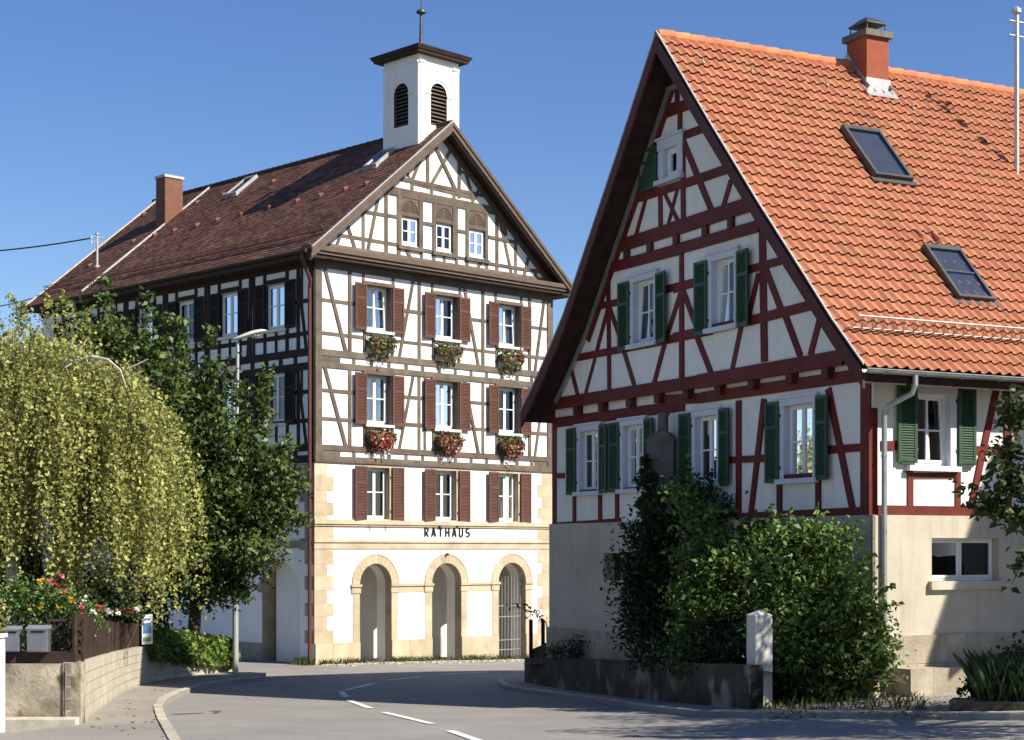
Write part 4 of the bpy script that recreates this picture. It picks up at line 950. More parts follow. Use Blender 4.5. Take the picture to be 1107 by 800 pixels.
def verge(p, mb, dz0, dz1, v0, v1):
    n = len(p)
    vs = [HP(u, v, z+d) for v in (v0, v1) for d in (dz0, dz1) for u, z in p]
    f = []
    for i in range(n-1):
        a, b, c, d = i, i+1, n+i+1, n+i
        f += [(a, b, c, d), (2*n+a, 2*n+b, 2*n+c, 2*n+d), (a, b, 2*n+b, 2*n+a), (d, c, 2*n+c, 2*n+d)]
    f += [(0, n, 3*n, 2*n), (n-1, 2*n-1, 4*n-1, 3*n-1)]
    mb.add(vs, f)
verge(pR, bd, -.34, .0, VO-.03, VO+.03); verge(pL, bd, -.34, .0, VO-.03, VO+.03)
bd.build('bargeboard', M['board_h'], HROOF)
verge([(u-.03, z) for u, z in pR], vg, .075, .115, VO-.045, VO-.01); vg.build('verge_strip', M['zinc_l'], HROOF); vg = MB(); verge(pL, vg, .03, .08, VO-.045, VO+.02)
vg.build('verge_strip', M['zinc_l'], HROOF)
# pale strip where gable wall meets the left soffit
gs = MB(); pp = [q for q in pL[:-1]]
for i in range(len(pp)-1):
    if i == 0: a = (pp[0][0]+.45, pp[0][1]-.2-.45*1.39); a = (a[0], a[1]-.16)
    else: a = (pp[i][0], pp[i][1]-.36)
    b = (pp[i+1][0], pp[i+1][1]-.36); HJ.bar(gs, a, b, .10, .03, .09)
HJ.bar(gs, (pp[0][0]+.47, pp[0][1]-.98), (pp[0][0]-.6, pp[0][1]-.98), .10, .05, .12)
gs.build('joint_strip', M['zinc'], HROOF)
ev = MB(); ev.hexa([HP(-.70, VO+.03, 4.62), HP(.1, VO+.9, 4.72), HP(.1, HL, 4.72), HP(-.70, HL, 4.62), HP(-.70, VO+.03, 4.84), HP(.1, VO+.9, 5.0), HP(.1, HL, 5.0), HP(-.70, HL, 4.84)])
ev.hexa([HP(12.32, VO+.03, 4.80), HP(12.2, VO+.9, 4.80), HP(12.2, HL, 4.80), HP(12.32, HL, 4.8), HP(12.36, VO+.03, 4.98), HP(12.2, VO+.9, 5.0), HP(12.2, HL, 5.0), HP(12.36, HL, 4.98)])
ev.build('eave_board', M['soffit'], HROOF)
def half_gutter(mb, P, u, v0, v1, z, r=.075, n=9):
    vs = []
    for rr in (r, r-.008):
        for v in (v0, v1): vs += [P(u+rr*math.cos(a), v, z+rr*math.sin(a)) for a in [math.pi+math.pi*i/n for i in range(n+1)]]
    k = n+1; f = []
    for i in range(n): f += [(i, i+1, k+i+1, k+i), (2*k+i, 2*k+i+1, 3*k+i+1, 3*k+i), (i, i+1, 2*k+i+1, 2*k+i)]
    mb.add(vs, f); mb.tube([P(u-r, v0, z), P(u-r, v1, z)], .013, 6)
gu = MB(); half_gutter(gu, HP, -.80, VO-.05, HL, 4.86); 
v = -.4
while v < HL: gu.tube([HP(-.80+.08*math.cos(a), v, 4.86+.08*math.sin(a)) for a in [math.pi+math.pi*i/8 for i in range(9)]], .010, 4); v += .9
gu.build('gutter', M['zinc'], HB)
d0 = HS.px(955, 430); dz = HS.px(951, 676)[1]
dp = MB(); dp.tube([HP(-.80, .30, 4.80), HP(-.80, .30, 4.62), HP(-.74, .28, 4.48), HP(-.24, .15, 4.28), HP(-.165, .12, 4.12), HP(-.165, .12, -.75)], .052, 10)
for zc in (3.35, .9): dp.tube([HP(-.165, .12, zc), HP(-.165, .12, zc+.05)], .062, 10)
dp.build('downpipe', M['zinc'], HB, smooth=False)
# roof details
def hroofz(u):
    for i in range(len(pR)-1):
        if pR[i][0] <= u <= pR[i+1][0]: t = (u-pR[i][0])/(pR[i+1][0]-pR[i][0]); return pR[i][1]+t*(pR[i+1][1]-pR[i][1])
    return pR[-1][1]
hsl = (12.62-6.68)/(6.15-.99)
hn = (gG*(-hsl)+V((0, 0, 1))).normalized(); hd = (gG+V((0, 0, hsl))).normalized()
def hpix(x, y):
    p0 = HP(.99, 0, 6.68); r = ray(x, y); E = V((0, 0, EZ)); t = hn.dot(p0-E)/hn.dot(r); return E+r*t
for q in (((912.5, 142.5), (953, 146.5), (977, 199), (938, 194)), ((996, 270), (1036, 274), (1069, 330), (1031, 327))):
    c = [hpix(*p) for p in q]; ce = (c[0]+c[1]+c[2]+c[3])/4
    hu = ((c[1]-c[0]).dot(gS)+(c[2]-c[3]).dot(gS))/4; hh = ((c[0]-c[3]).dot(hd)+(c[1]-c[2]).dot(hd))/4
    skylight(ce+hn*.035, gS, hd, hn, 0, HROOF, hu, hh, 'lead', split=q[0][0] > 990)
nb = hpix(937, 100); nu = (nb-H0).dot(gG); nv = (nb-H0).dot(gS); ct = EZ+(HYP-38)/FPX*nb.y
CW1 = .70; wR = .62
ch = MB(); cn = ((nu, nv), (nu+CW1, nv), (nu+CW1, nv+wR), (nu, nv+wR))
ch.hexa([HP(a, b, z) for z in (10.2, ct) for a, b in cn]); hc = ch.build('chimney', M['render_r'], HB)
cap = MB(); e = .08; cn2 = ((nu-e, nv-e), (nu+CW1+e, nv-e), (nu+CW1+e, nv+wR+e), (nu-e, nv+wR+e)); cap.hexa([HP(a, b, z) for z in (ct, ct+.14) for a, b in cn2])
cap.build('chimney_cap', M['stone_d'], hc)
hood = MB(); e = -.02; cn3 = ((nu-e, nv-e), (nu+CW1+e, nv-e), (nu+CW1+e, nv+wR+e), (nu-e, nv+wR+e)); b_ = [HP(a, b, ct+.32) for a, b in cn3]; b2 = [HP(a, b, ct+.35) for a, b in cn3]
cx, cy = nu+CW1/2, nv+wR/2; b3 = [HP(cx+sx*.12, cy+sy*.12, ct+.50) for sx, sy in ((-1, -1), (1, -1), (1, 1), (-1, 1))]
hood.hexa(b_+b2); hood.hexa(b2+b3)
for a, b in cn3: hood.tube([HP(a+(cx-a)*.12, b+(cy-b)*.12, ct+.12), HP(a+(cx-a)*.12, b+(cy-b)*.12, ct+.34)], .014, 5)
hood.build('chimney_hood', M['lead'], hc)
fl = MB(); e = .035; z1 = hroofz(min(nu, 6.1))+.36
q = [HP(nu-e, nv-e, z1-.6), HP(nu-e, nv+wR+e, z1-.6), HP(nu-e, nv+wR+e, z1), HP(nu-e, nv-e, z1)]; fl.hexa(q+[p+gG*.05 for p in q])
p0 = HP(nu-.02, nv-.12, hroofz(nu)+.1); fl.boxv(p0-hd*.28, gS*(wR+.24), hd*.30, hn*.03)
for vv in (nv-.02, nv+wR): fl.boxv(HP(nu, vv, hroofz(nu)+.06), gS*.03, hd*1.2, hn*.16)
fl.build('chimney_flashing', M['zinc'], hc)
p = hpix(1099, 186); mp = MB(); mt = V((p.x, p.y, EZ+(HYP-14)/FPX*p.y)); mp.tube([p-V((0, 0, .3)), mt], .055, 8)
mp.tube([mt, mt+V((0, 0, .08)), mt+V((0, 0, .14))], [.11, .10, .03], 8)
for dz in (-.20, -.52): mp.tube([mt+gS*-.22+V((0, 0, dz)), mt+gS*.4+V((0, 0, dz))], .022, 5); mp.tube([mt+gS*.32+V((0, 0, dz-.08)), mt+gS*.32+V((0, 0, dz+.05))], .04, 6)
mp.build('cable_mast', M['pole'], HROOF)
sg = MB(); su = HP(-.2, 0, 0)
ug = .0; g0 = lambda v, h, s=0.: HP(ug, v, hroofz(ug)+.06)+hn*h+hd*s
vs0 = -.55
for h in (.07, .36): sg.tube([g0(vs0, h), g0(HL, h)], .016, 5)
v = vs0; k = 0
while v < HL: sg.tube([g0(v, .07), g0(v+.12, .36)], .009, 3); sg.tube([g0(v+.12, .36), g0(v+.24, .07)], .009, 3); v += .24
v = vs0+.5
while v < HL: sg.tube([g0(v, .0, .25), g0(v, .06), g0(v, .30), g0(v, .06, .0), g0(v, 0, .3)], .014, 4); v += .95
sg.build('snow_guard', M['zinc'], HROOF)
for x, y in ((758, 68), (811, 78), (868, 90), (892, 93), (985, 118)):
    p = hpix(x, y); q = MB(); q.tube([p+hn*.05, p+hn*.11+hd*.02], .022, 5); q.boxv(p+hn*.05-hd*.1, gS*.03, hd*.12, hn*.02); q.build('roof_hook', M['zinc_l'], HROOF)
for x, y in ((992, 256), (1010, 259)):
    p = hpix(x, y); q = MB(); q.tube([p+hn*.05-hd*.12, p+hn*.10-hd*.12, p+hn*.065+hd*.13], [.08, .07, .03], 7); q.build('roof_vent', M['roof_o'], HROOF)

# ------------------------------------------------------------------ left side: garden wall, fence, lamp, trees
YW = [p.y for p in WBw]
TOPpx = [716, 712.5, 708, 704.5, 701.5, 699, 699, 704, 709]
WT = [at(WB[i][0], TOPpx[i], YW[i]) for i in range(len(WB))]
def wall_strip(mb, foot, topz, th, side, courses, gap=.012, mi=0, botz=None):
    n = len(foot)
    def off(i):
        a = foot[max(i-1, 0)]; b = foot[min(i+1, n-1)]; d = V((b[0]-a[0], b[1]-a[1], 0)).normalized(); return V((-d.y, d.x, 0))*th*side
    for c in range(courses):
        pr = random.uniform(0, .006)
        for i in range(n-1):
            q = []
            for t0 in (0, 1):
                for j, k in ((i, 0), (i+1, 0), (i+1, 1), (i, 1)):
                    f = foot[j]; b = (botz[j] if botz else f[2]-.15); t = topz[j]; z = b+(t-b)*((c+t0)/courses)-(gap if t0 and c < courses-1 else 0)
                    o = off(j)*(1 if k else -pr/th); q.append(V((f[0], f[1], z))+o)
            mb.hexa(q, mi)
    for i in range(n-1):                   # core behind the joints
        q = []
        for t0 in (0, 1):
            for j, k in ((i, .06), (i+1, .06), (i+1, .98), (i, .98)):
                f = foot[j]; z = (foot[j][2]-.2) if not t0 else topz[j]-.006; q.append(V((f[0], f[1], z))+off(j)*k)
        mb.hexa(q, mi)
def smooth_pts(P, k=4):
    out = []
    n = len(P)
    for i in range(n-1):
        p0, p1, p2, p3 = P[max(i-1, 0)], P[i], P[i+1], P[min(i+2, n-1)]
        for j in range(k):
            t = j/k; out.append(.5*((2*p1)+(p2-p0)*t+(2*p0-5*p1+4*p2-p3)*t*t+(3*p1-p0-3*p2+p3)*t**3))
    return out+[P[-1]]
SW = smooth_pts(WBw); SWT = smooth_pts(WT)
m = MB(); wall_strip(m, [(p.x, p.y, p.z) for p in SW], [p.z for p in SWT], .24, 1, 6)
gwl = m.build('curved_garden_wall', M['concrete']); tag(gwl, 'curved pale concrete garden wall with horizontal courses along the left pavement', 'wall')
A = WBw[0]; m = MB(); zt = WT[0].z
xl = -11.5
m.hexa([V((xl, A.y, A.z-.5)), V((A.x-.28, A.y, A.z-.5)), V((A.x-.28, A.y+.25, A.z-.5)), V((xl, A.y+.25, A.z-.5)), V((xl, A.y, zt-.02)), V((A.x-.28, A.y, zt-.02)), V((A.x-.28, A.y+.25, zt-.02)), V((xl, A.y+.25, zt-.02))])
m.hexa([V((A.x-.275, A.y-.03, A.z-.5)), V((A.x-.004, A.y-.03, A.z-.5)), V((A.x-.004, A.y+.25, A.z-.5)), V((A.x-.275, A.y+.25, A.z-.5)), V((A.x-.275, A.y-.03, zt)), V((A.x-.004, A.y-.03, zt)), V((A.x-.004, A.y+.25, zt)), V((A.x-.275, A.y+.25, zt))])
tag(m.build('garden_wall', M['conc_st']), 'stained flaking concrete wall end below the two metal letter boxes', 'wall')
m = MB()
for x0, x1 in ((-9.2, -8.4), (-8.39, -7.75), (-7.74, A.x-.02)): m.hexa([V((x0, A.y-.32, A.z-.3)), V((x1, A.y-.32, A.z-.3)), V((x1, A.y-.04, A.z-.3)), V((x0, A.y-.04, A.z-.3)), V((x0, A.y-.32, A.z+.10)), V((x1, A.y-.32, A.z+.10)), V((x1, A.y-.04, A.z+.12)), V((x0, A.y-.04, A.z+.12))])
kind(m.build('kerb', M['kerb']), 'structure')
m = MB(); inner = [(p.x-.2, p.y+.1, -.82) for p in SW]; m.add(inner+[(-14, 52, -.9), (-30, 50, -.9), (-30, A.y+.1, -.75)], [tuple(range(len(inner)+3))]); kind(m.build('garden_soil', M['soil']), 'structure')
# woven fence on the wall
FN = SW[:21]; FNT = SWT[:21]
t = thing('reed_fence', FNT[0], 'dark brown woven reed fence standing on the curved garden wall', 'fence')
m = MB(); acc = 0
for i in range(len(FN)-1):
    a, b = FNT[i]+V((-.12, .03, 0)), FNT[i+1]+V((-.12, .03, 0)); L = (b-a).length; k = max(1, int(L/.035))
    for j in range(k):
        p = a.lerp(b, (j+.5)/k); f_ = (i+(j+.5)/k)/(len(FN)-1); h = .76-.22*f_; d = (b-a).normalized()*.014; nrm_ = V((-d.y, d.x, 0)).normalized()*.012; o = nrm_*(1.2 if j % 2 else -1.2)
        m.boxv(p-d-nrm_+o+V((0, 0, .015)), d*2, nrm_*2, V((random.uniform(-.01, .01), 0, h+random.uniform(-.02, .02))))
m.build('woven_panel', M['fence'], t)
m = MB()
for h0 in (.12, .32, .52):
    m.tube([FNT[i]+V((-.12, .03, h0*(1-.25*i/20))) for i in range(len(FN))], .022, 5)
m.build('rail', M['fence'], t)
for i in (0, 10, 20): m = MB(); p = FNT[i]+V((-.12, .06, -.05)); m.tube([p, p+V((0, 0, .84-.24*i/20))], .045, 6); m.build('post', M['fence'], t)
# poster
P0 = WT[5]; w0 = at(153.5, 697, P0.y-.12); w1 = at(165, 696, P0.y-.05); hgt = 32/FPX*P0.y
t = thing('notice_board', w0, 'small white notice board with blue and green picture at the end of the reed fence', 'notice board')
nB = V((w1.y-w0.y, -(w1.x-w0.x), 0)).normalized()
m = MB(); m.boxv(w0, w1-w0, -nB*.03, V((0, 0, hgt))); m.build('board', M['p_white'], t)
def sub(nm, a0, a1, b0, b1, mm): m = MB(); m.boxv(w0+(w1-w0)*a0+V((0, 0, hgt*b0))+nB*.004, (w1-w0)*(a1-a0), nB*.004, V((0, 0, hgt*(b1-b0)))); m.build(nm, M[mm], t)
sub('picture', .12, .86, .38, .72, 'p_blue'); sub('green_field', .12, .86, .10, .24, 'p_green'); sub('heading', .2, .8, .82, .88, 'p_blue')
m = MB(); m.boxv(w0-V((0, 0, .12))+(w1-w0)*.4-nB*.04, (w1-w0)*.2, -nB*.03, V((0, 0, hgt))); m.build('post', M['iron'], t)
# letter boxes, lattice
def mailbox(x0, x1, y0, y1, Y, lab):
    a = at(x0, y1, Y); b = at(x1, y0, Y); t = thing('letter_box', a, lab, 'letter box', 'letter boxes on the garden wall')
    W, Hh, D = b.x-a.x, b.z-a.z, .16
    m = MB(); m.boxv(a, (W, 0, 0), (0, D, 0), (0, 0, Hh*.86)); m.boxv(a+V((.01, -.012, .02)), (W-.02, 0, 0), (0, .012, 0), (0, 0, Hh*.6)); m.build('box', M['steel'], t)
    m = MB(); z = a.z+Hh*.86; m.hexa([V((a.x-.01, a.y-.03, z)), V((b.x+.01, a.y-.03, z)), V((b.x+.01, a.y+D, z)), V((a.x-.01, a.y+D, z)), V((a.x-.01, a.y-.03, z+.02)), V((b.x+.01, a.y-.03, z+.02)), V((b.x+.01, a.y+D, z+Hh*.14)), V((a.x-.01, a.y+D, z+Hh*.14))]); m.build('lid', M['zinc'], t)
    m = MB(); m.boxv(a+V((W*.2, -.016, Hh*.72)), (W*.6, 0, 0), (0, .01, 0), (0, 0, .03)); m.build('slot', M['iron'], t)
YA = A.y+.02
mailbox(29, 52, 676, 705, YA-.1, 'wider steel letter box beside the brown lattice'); mailbox(6, 20.5, 677, 704.5, YA-.1, 'narrow steel letter box at the left edge')
a = at(-30, 714, YA+.05); b = at(88, 705.5, YA+.05); m = MB(); m.boxv(V((a.x, YA+.0, zt-.01)), (at(90, 700, YA).x-a.x-.12, 0, 0), (0, .16, 0), (0, 0, .17)); tag(m.build('timber_shelf', M['soffit']), 'dark timber plank on the stained wall carrying the letter boxes', 'shelf')
t = thing('lattice_panel', at(70, 706, YA+.2), 'small dark brown diagonal lattice panel between letter boxes and reed fence', 'lattice')
x0, x1, z0, z1 = at(53, 0, YA+.2).x, at(89, 0, YA+.2).x, at(0, 709, YA+.2).z, at(0, 672, YA+.2).z
m = MB(); W, Hh = x1-x0, z1-z0; yy = YA+.2
for k in range(-5, 6):
    for s_ in (1, -1):
        c0 = k*.15; pts = []
        for tt in np.linspace(-1, 1, 41):
            x = W/2+c0+tt*.6; z = Hh/2+s_*tt*.6
            if 0 <= x <= W and 0 <= z <= Hh: pts.append((x, z))
        if len(pts) > 2:
            pa, pb = pts[0], pts[-1]; d = V((pb[0]-pa[0], 0, pb[1]-pa[1])).normalized(); n_ = V((-d.z, 0, d.x))*.022; o = .0 if s_ > 0 else .016
            q = [V((x0+pa[0], yy+o, z0+pa[1]))-n_, V((x0+pb[0], yy+o, z0+pb[1]))-n_, V((x0+pb[0], yy+o, z0+pb[1]))+n_, V((x0+pa[0], yy+o, z0+pa[1]))+n_]
            m.hexa(q+[p+V((0, .014, 0)) for p in q])
m.build('lattice', M['fence'], t)
m = MB()
for xa in (x0-.02, x1-.02): m.boxv((xa, yy-.01, z0-.1), (.045, 0, 0), (0, .05, 0), (0, 0, Hh+.14))
for za in (z0-.02, z1): m.boxv((x0+.025, yy-.008, za), (W-.045, 0, 0), (0, .046, 0), (0, 0, .04))
m.build('frame', M['fence'], t)
# cabinet at the left edge
c0 = at(-3.5, 797, 24.2); t = thing('utility_cabinet', (c0.x, c0.y, gz(c0.x, c0.y)), 'off white utility cabinet cut by the left edge of the street view', 'cabinet')
hh = at(0, 687, 24.2).z; m = MB(); zb_ = gz(c0.x, c0.y)-.1; m.boxv((c0.x-.8, c0.y, zb_), (.8, 0, 0), (0, .4, 0), (0, 0, hh-zb_-.04)); m.build('body', M['cab'], t)
m = MB(); m.boxv((c0.x-.83, c0.y-.03, hh-.04), (.86, 0, 0), (0, .46, 0), (0, 0, .05)); m.build('lid', M['cab'], t)
m = MB(); m.boxv((c0.x-.76, c0.y-.012, zb_+.25), (.70, 0, 0), (0, .012, 0), (0, 0, hh-zb_-.4)); m.build('door', M['cab'], t)
m = MB(); m.boxv((c0.x-.09, c0.y-.03, zb_+.6), (.02, 0, 0), (0, .02, 0), (0, 0, .14)); m.build('handle', M['lead'], t)

# street lamp
lb = gp(254.5, 727, .1); t = thing('street_lamp', lb, 'slim grey street lamp with a flat cream head above the ivy hedge', 'street lamp')
ltop = at(257, 370, lb.y); m = MB()
m.tube([lb-V((0, 0, .2)), lb+V((0, 0, 2.6)), lb+V((0, 0, 2.65)), ltop], [.085, .085, .062, .045], 12); m.tube([lb+V((0, 0, 2.45)), lb+V((0, 0, 2.5))], .1, 10); m.build('post', M['pole'], t)
m = MB(); e = at(288, 357.5, lb.y-.1); s0 = at(253, 367, lb.y); ax = (e-s0); n = 9; vs = []
for i in range(n+1):
    f_ = i/n; wd = [.05, .09, .11, .12, .13, .14, .15, .15, .12, .05][i]; up = [.03, .05, .065, .08, .09, .095, .09, .08, .06, .02][i]; lo = [.03, .035, .035, .03, .03, .02, .02, .02, .02, .01][i]
    p = s0+ax*f_; vs += [p+V((0, -wd, 0)), p+V((0, -wd*.6, up)), p+V((0, wd*.6, up)), p+V((0, wd, 0)), p+V((0, wd*.7, -lo)), p+V((0, -wd*.7, -lo))]
m.add(vs, [(6*i+j, 6*i+(j+1) % 6, 6*i+6+(j+1) % 6, 6*i+6+j) for i in range(n) for j in range(6)]+[tuple(range(6)), tuple(6*n+j for j in range(6))]); m.build('lamp_head', M['lampw'], t)
m = MB(); vs = []; n = 6
for i in range(n+1):
    f_ = .46+.46*i/n; p = s0+ax*f_; wd = .12*math.sin(math.pi*(i+.35)/(n+.7)); dp_ = .13*math.sin(math.pi*(i+.2)/(n+.4))
    vs += [p+V((0, -wd, -.015)), p+V((0, -wd*.6, -dp_)), p+V((0, wd*.6, -dp_)), p+V((0, wd, -.015))]
m.add(vs, [(4*i+j, 4*i+(j+1) % 4, 4*i+4+(j+1) % 4, 4*i+4+j) for i in range(n) for j in range(4)]); m.build('lamp_glass', M['lampg'], t, smooth=True)

# overhead cables
def cable(a, b, sag, lab, r=.02):
    pts = [a.lerp(b, i/24)-V((0, 0, sag*4*(i/24)*(1-i/24))) for i in range(25)]
    m = MB(); m.tube(pts, r, 5); tag(m.build('overhead_cable', M['iron']), lab, 'cable')
cable(MASTTOP-V((.2, 0, .12)), at(-260, 262, 66), .55, 'dark cable running left from the small mast on the brown town hall roof', .028)
cable(at(36, 322, 66.5), at(-160, 322, 60), .5, 'thin cable reaching the far roof corner behind the birch top', .024)
# mid green tree
def tree(name, base, Y, blobs, shoots, ncl, per, spread, lsize, mleaf, mbark, lab, cat, r0=.16, dep=.85, asp=.5, **kw):
    t = thing(name, base, lab, cat); B_ = pxblobs(blobs, Y, dep) if blobs else kw.pop('wblobs')
    C = blob_points(B_, ncl)
    for (xa, ya, xb, yb, k) in shoots:
        a, b = np.array(at(xa, ya, Y)), np.array(at(xb, yb, Y)); tt = RNG.uniform(0, 1, k)[:, None]
        C = np.vstack([C, a+(b-a)*tt+RNG.normal(size=(k, 3))*.10*(1.15-tt)])
    L = clumps(C[:ncl], per, spread); 
    if len(C) > ncl: L = np.vstack([L, clumps(C[ncl:], 10, spread*.42)])
    L = L[L[:, 2] > base[2]+.15]
    foliage('crown', L, lsize, mleaf, t, asp=asp, **kw)
    m = MB(); cen = V(np.mean([b[0] for b in B_], 0)); hub = V((cen.x, cen.y, base[2]+(cen.z-base[2])*.55)); bp_ = V(base)
    m.tube([bp_-V((0, 0, .3)), bp_.lerp(hub, .5)+V((.05, .03, 0)), hub, hub.lerp(cen, .9)], [r0*1.25, r0, r0*.8, r0*.4], 9, cap=False)
    tips = [C[i] for i in RNG.choice(len(C), min(46, len(C)), replace=False)]
    limbs(m, hub, tips[:24], r0*.5); limbs(m, hub.lerp(cen, .8), tips[24:], r0*.35); m.build('trunk', mbark, t, smooth=True)
    return t
YT = 45.9; print('lampY', lb.y, [(round(p.x,2),round(p.y,1),round(q.z,2)) for p,q in zip(WBw,WT)])
tb = at(208, 700, YT); tb.z = -.95
tree('leafy_tree', tb, YT, [(150, 425, 62), (205, 465, 66), (262, 520, 52), (222, 555, 78), (165, 530, 75), (284, 545, 38), (200, 605, 52), (255, 598, 46), (160, 600, 40), (112, 390, 48), (300, 520, 22), (180, 620, 34), (236, 628, 24)],
     [(115, 420, 114, 302, 34), (160, 430, 160, 318, 26), (172, 420, 182, 340, 22), (195, 450, 197, 345, 30), (228, 470, 227, 354, 40), (284, 500, 287, 396, 32), (262, 480, 262, 420, 18), (135, 400, 133, 345, 16), (304, 520, 310, 470, 16), (300, 560, 328, 560, 16), (305, 540, 326, 520, 12), (255, 620, 268, 648, 14), (215, 630, 214, 656, 14)],
     900, 46, .25, .18, M['leaf_tree'], M['bark'], 'mid green leafy tree with upright shoots in front of the shaded town hall side', 'tree', up=.25, droop=.35)
tb2 = at(-45, 640, 70); tb2.z = -2
tree('background_tree', tb2, 70, [(-40, 470, 60), (-10, 520, 55), (-80, 500, 70), (0, 580, 50), (-50, 590, 60), (10, 450, 26), (25, 560, 22)], [], 520, 40, .5, .34, M['leaf_dark'], M['bark'], 'dark tree far behind the weeping birch at the left edge', 'tree', r0=.3)
# weeping birch
YB = 38.0
bb_ = at(10, 700, YB); bb_.z = -.8
t = thing('weeping_birch', bb_, 'weeping yellow green birch hanging over the garden at the left edge', 'tree')
LV = []; tw_ = MB(); tg_ = MB(); cen = at(42, 480, YB)
domes = [(at(55, 500, YB), 3.0, 3.1), (at(-35, 480, YB), 2.6, 3.2), (at(118, 520, YB+.3), 1.15, 2.3), (at(10, 440, YB-.4), 2.4, 2.1), (at(80, 470, YB-.8), 1.75, 2.0)]
NB = 250; bun = []
for k in range(NB):
    c, rx, rz = domes[RNG.choice(5, p=[.3, .2, .16, .17, .17])]
    ang = random.uniform(0, 2*math.pi); rr = math.sqrt(random.uniform(.03, 1)); bun.append((c, rx, rz, ang, rr))
for k in range(3000):
    c, rx, rz, ang, rr = bun[k % NB]
    if k > 1700: c, rx, rz = domes[RNG.choice(5, p=[.3, .2, .16, .17, .17])]; ang = random.uniform(0, 2*math.pi); rr = math.sqrt(random.uniform(.03, 1))
    rr = min(1, rr); x = c.x+rx*rr*math.cos(ang)+random.gauss(0, .13); y = c.y+rx*.9*rr*math.sin(ang)+random.gauss(0, .13); z = c.z+rz*math.sqrt(max(0, 1-rr*rr))*random.uniform(.80, 1.03)-.2
    ln = random.uniform(1.0, 3.6)*(.55+.65*rr); zb_ = max(z-ln, random.uniform(-.15, .7)); ln = z-zb_
    if ln < .3: continue
    n = int(ln/.055); tt = np.linspace(0, 1, n); ox = (x-c.x)*.13; oy = (y-c.y)*.13
    s = np.stack([x+ox*np.sqrt(tt), y+oy*np.sqrt(tt), z-ln*tt], 1)+RNG.normal(size=(n, 3))*[.045, .045, .03]; LV.append(s)
    if k % 3 == 0: tg_.tube([(x, y, z), (x+ox*.7, y+oy*.7, z-ln*.5), (x+ox, y+oy, z-ln)], [.007, .005, .003], 4, cap=False)
for (xa, ya, xb, yb) in ((40, 360, 8, 318), (60, 360, 50, 318), (75, 360, 66, 312), (20, 350, 25, 328), (90, 370, 95, 335), (0, 360, -10, 330)):
    a, b = np.array(at(xa, ya, YB)), np.array(at(xb, yb, YB)); k = 130; f_ = RNG.uniform(0, 1, k)[:, None]; LV.append(a+(b-a)*f_+RNG.normal(size=(k, 3))*.17*(1.1-f_))
LV = np.vstack(LV)
foliage('crown', LV, .088, M['leaf_birch'], t, asp=.75, up=.1, droop=.7, fold=.08)
hub = at(20, 470, YB); tw_.tube([bb_-V((0, 0, .3)), at(14, 590, YB+.3), hub, at(25, 400, YB)], [.14, .12, .09, .05], 9, cap=False)
LIMB = [b for b in bun if b[4] > .5][:34]
limbs(tg_, hub, [V((c.x+rx*rr*math.cos(a_), c.y+rx*.9*rr*math.sin(a_), c.z+rz*math.sqrt(max(0, 1-rr*rr))-.25)) for c, rx, rz, a_, rr in LIMB], .045, .6)
limbs(tw_, hub, [V(c)+V((random.uniform(-.8, .8)*rx, random.uniform(-.8, .8)*rx, rz*.75)) for c, rx, rz in domes for _ in range(5)], .07)
pb = [at(60, 400, YB-.6), at(82, 391, YB-1.2), at(100, 386, YB-1.6), at(117, 389, YB-1.7), at(130, 400, YB-1.7), at(137, 420, YB-1.7)]; tw_.tube(pb, [.05, .045, .04, .03, .022, .012], 6, cap=False)
for q in ((at(80, 391, YB-1.2), at(92, 397, YB-1.5)), (at(95, 386, YB-1.5), at(103, 397, YB-1.6)), (at(78, 393, YB-1.2), at(66, 400, YB-1.3))): tw_.tube(q, [.025, .008], 5, cap=False)
tw_.build('trunk', M['bark_w'], t); tg_.build('twigs', M['bark'], t)
# clipped ivy hedge on the wall
t = thing('ivy_hedge', SWT[26], 'clipped bright green ivy hedge lying over the wall beside the lamp post', 'hedge')
LV = []
for k in range(7200):
    f_ = random.uniform(20.6, 32); i = int(min(f_, 31)); p = SWT[i].lerp(SWT[min(i+1, 32)], min(1, f_-i)); p0 = SW[i]
    d = (SWT[min(i+1, 32)]-SWT[max(i-1, 0)]); d.z = 0; d.normalize(); n_ = V((d.y, -d.x, 0))
    side = random.random(); hz = .40+.05*math.sin(f_*1.7)
    if side < .62: o = .16+random.gauss(0, .05); z = random.uniform(-.26-.22*abs(math.sin(f_*2.3))*random.random(), hz)
    elif side < .9: o = random.uniform(-.75, .16); z = hz+random.gauss(0, .035)
    else: o = -.75+random.gauss(0, .05); z = random.uniform(-.1, hz)
    e = min(1, (f_-20.6)/.8, (32-f_)/1.2+.25); LV.append((p.x+n_.x*o, p.y+n_.y*o, p.z+z*max(.3, e)))
foliage('foliage', np.array(LV), .125, M['leaf_hedge'], t, asp=.85, up=.3, droop=.3)
m = MB()
for i in range(21, 32, 1): m.hexa([SWT[i]+V(q) for q in ((-.55, .1, 0), (.02, .02, 0), (.02, .02, .34), (-.55, .1, .34))]+[SWT[i+1]+V(q) for q in ((-.55, .1, 0), (.02, .02, 0), (.02, .02, .34), (-.55, .1, .34))])
m.build('stems', M['bark'], t)
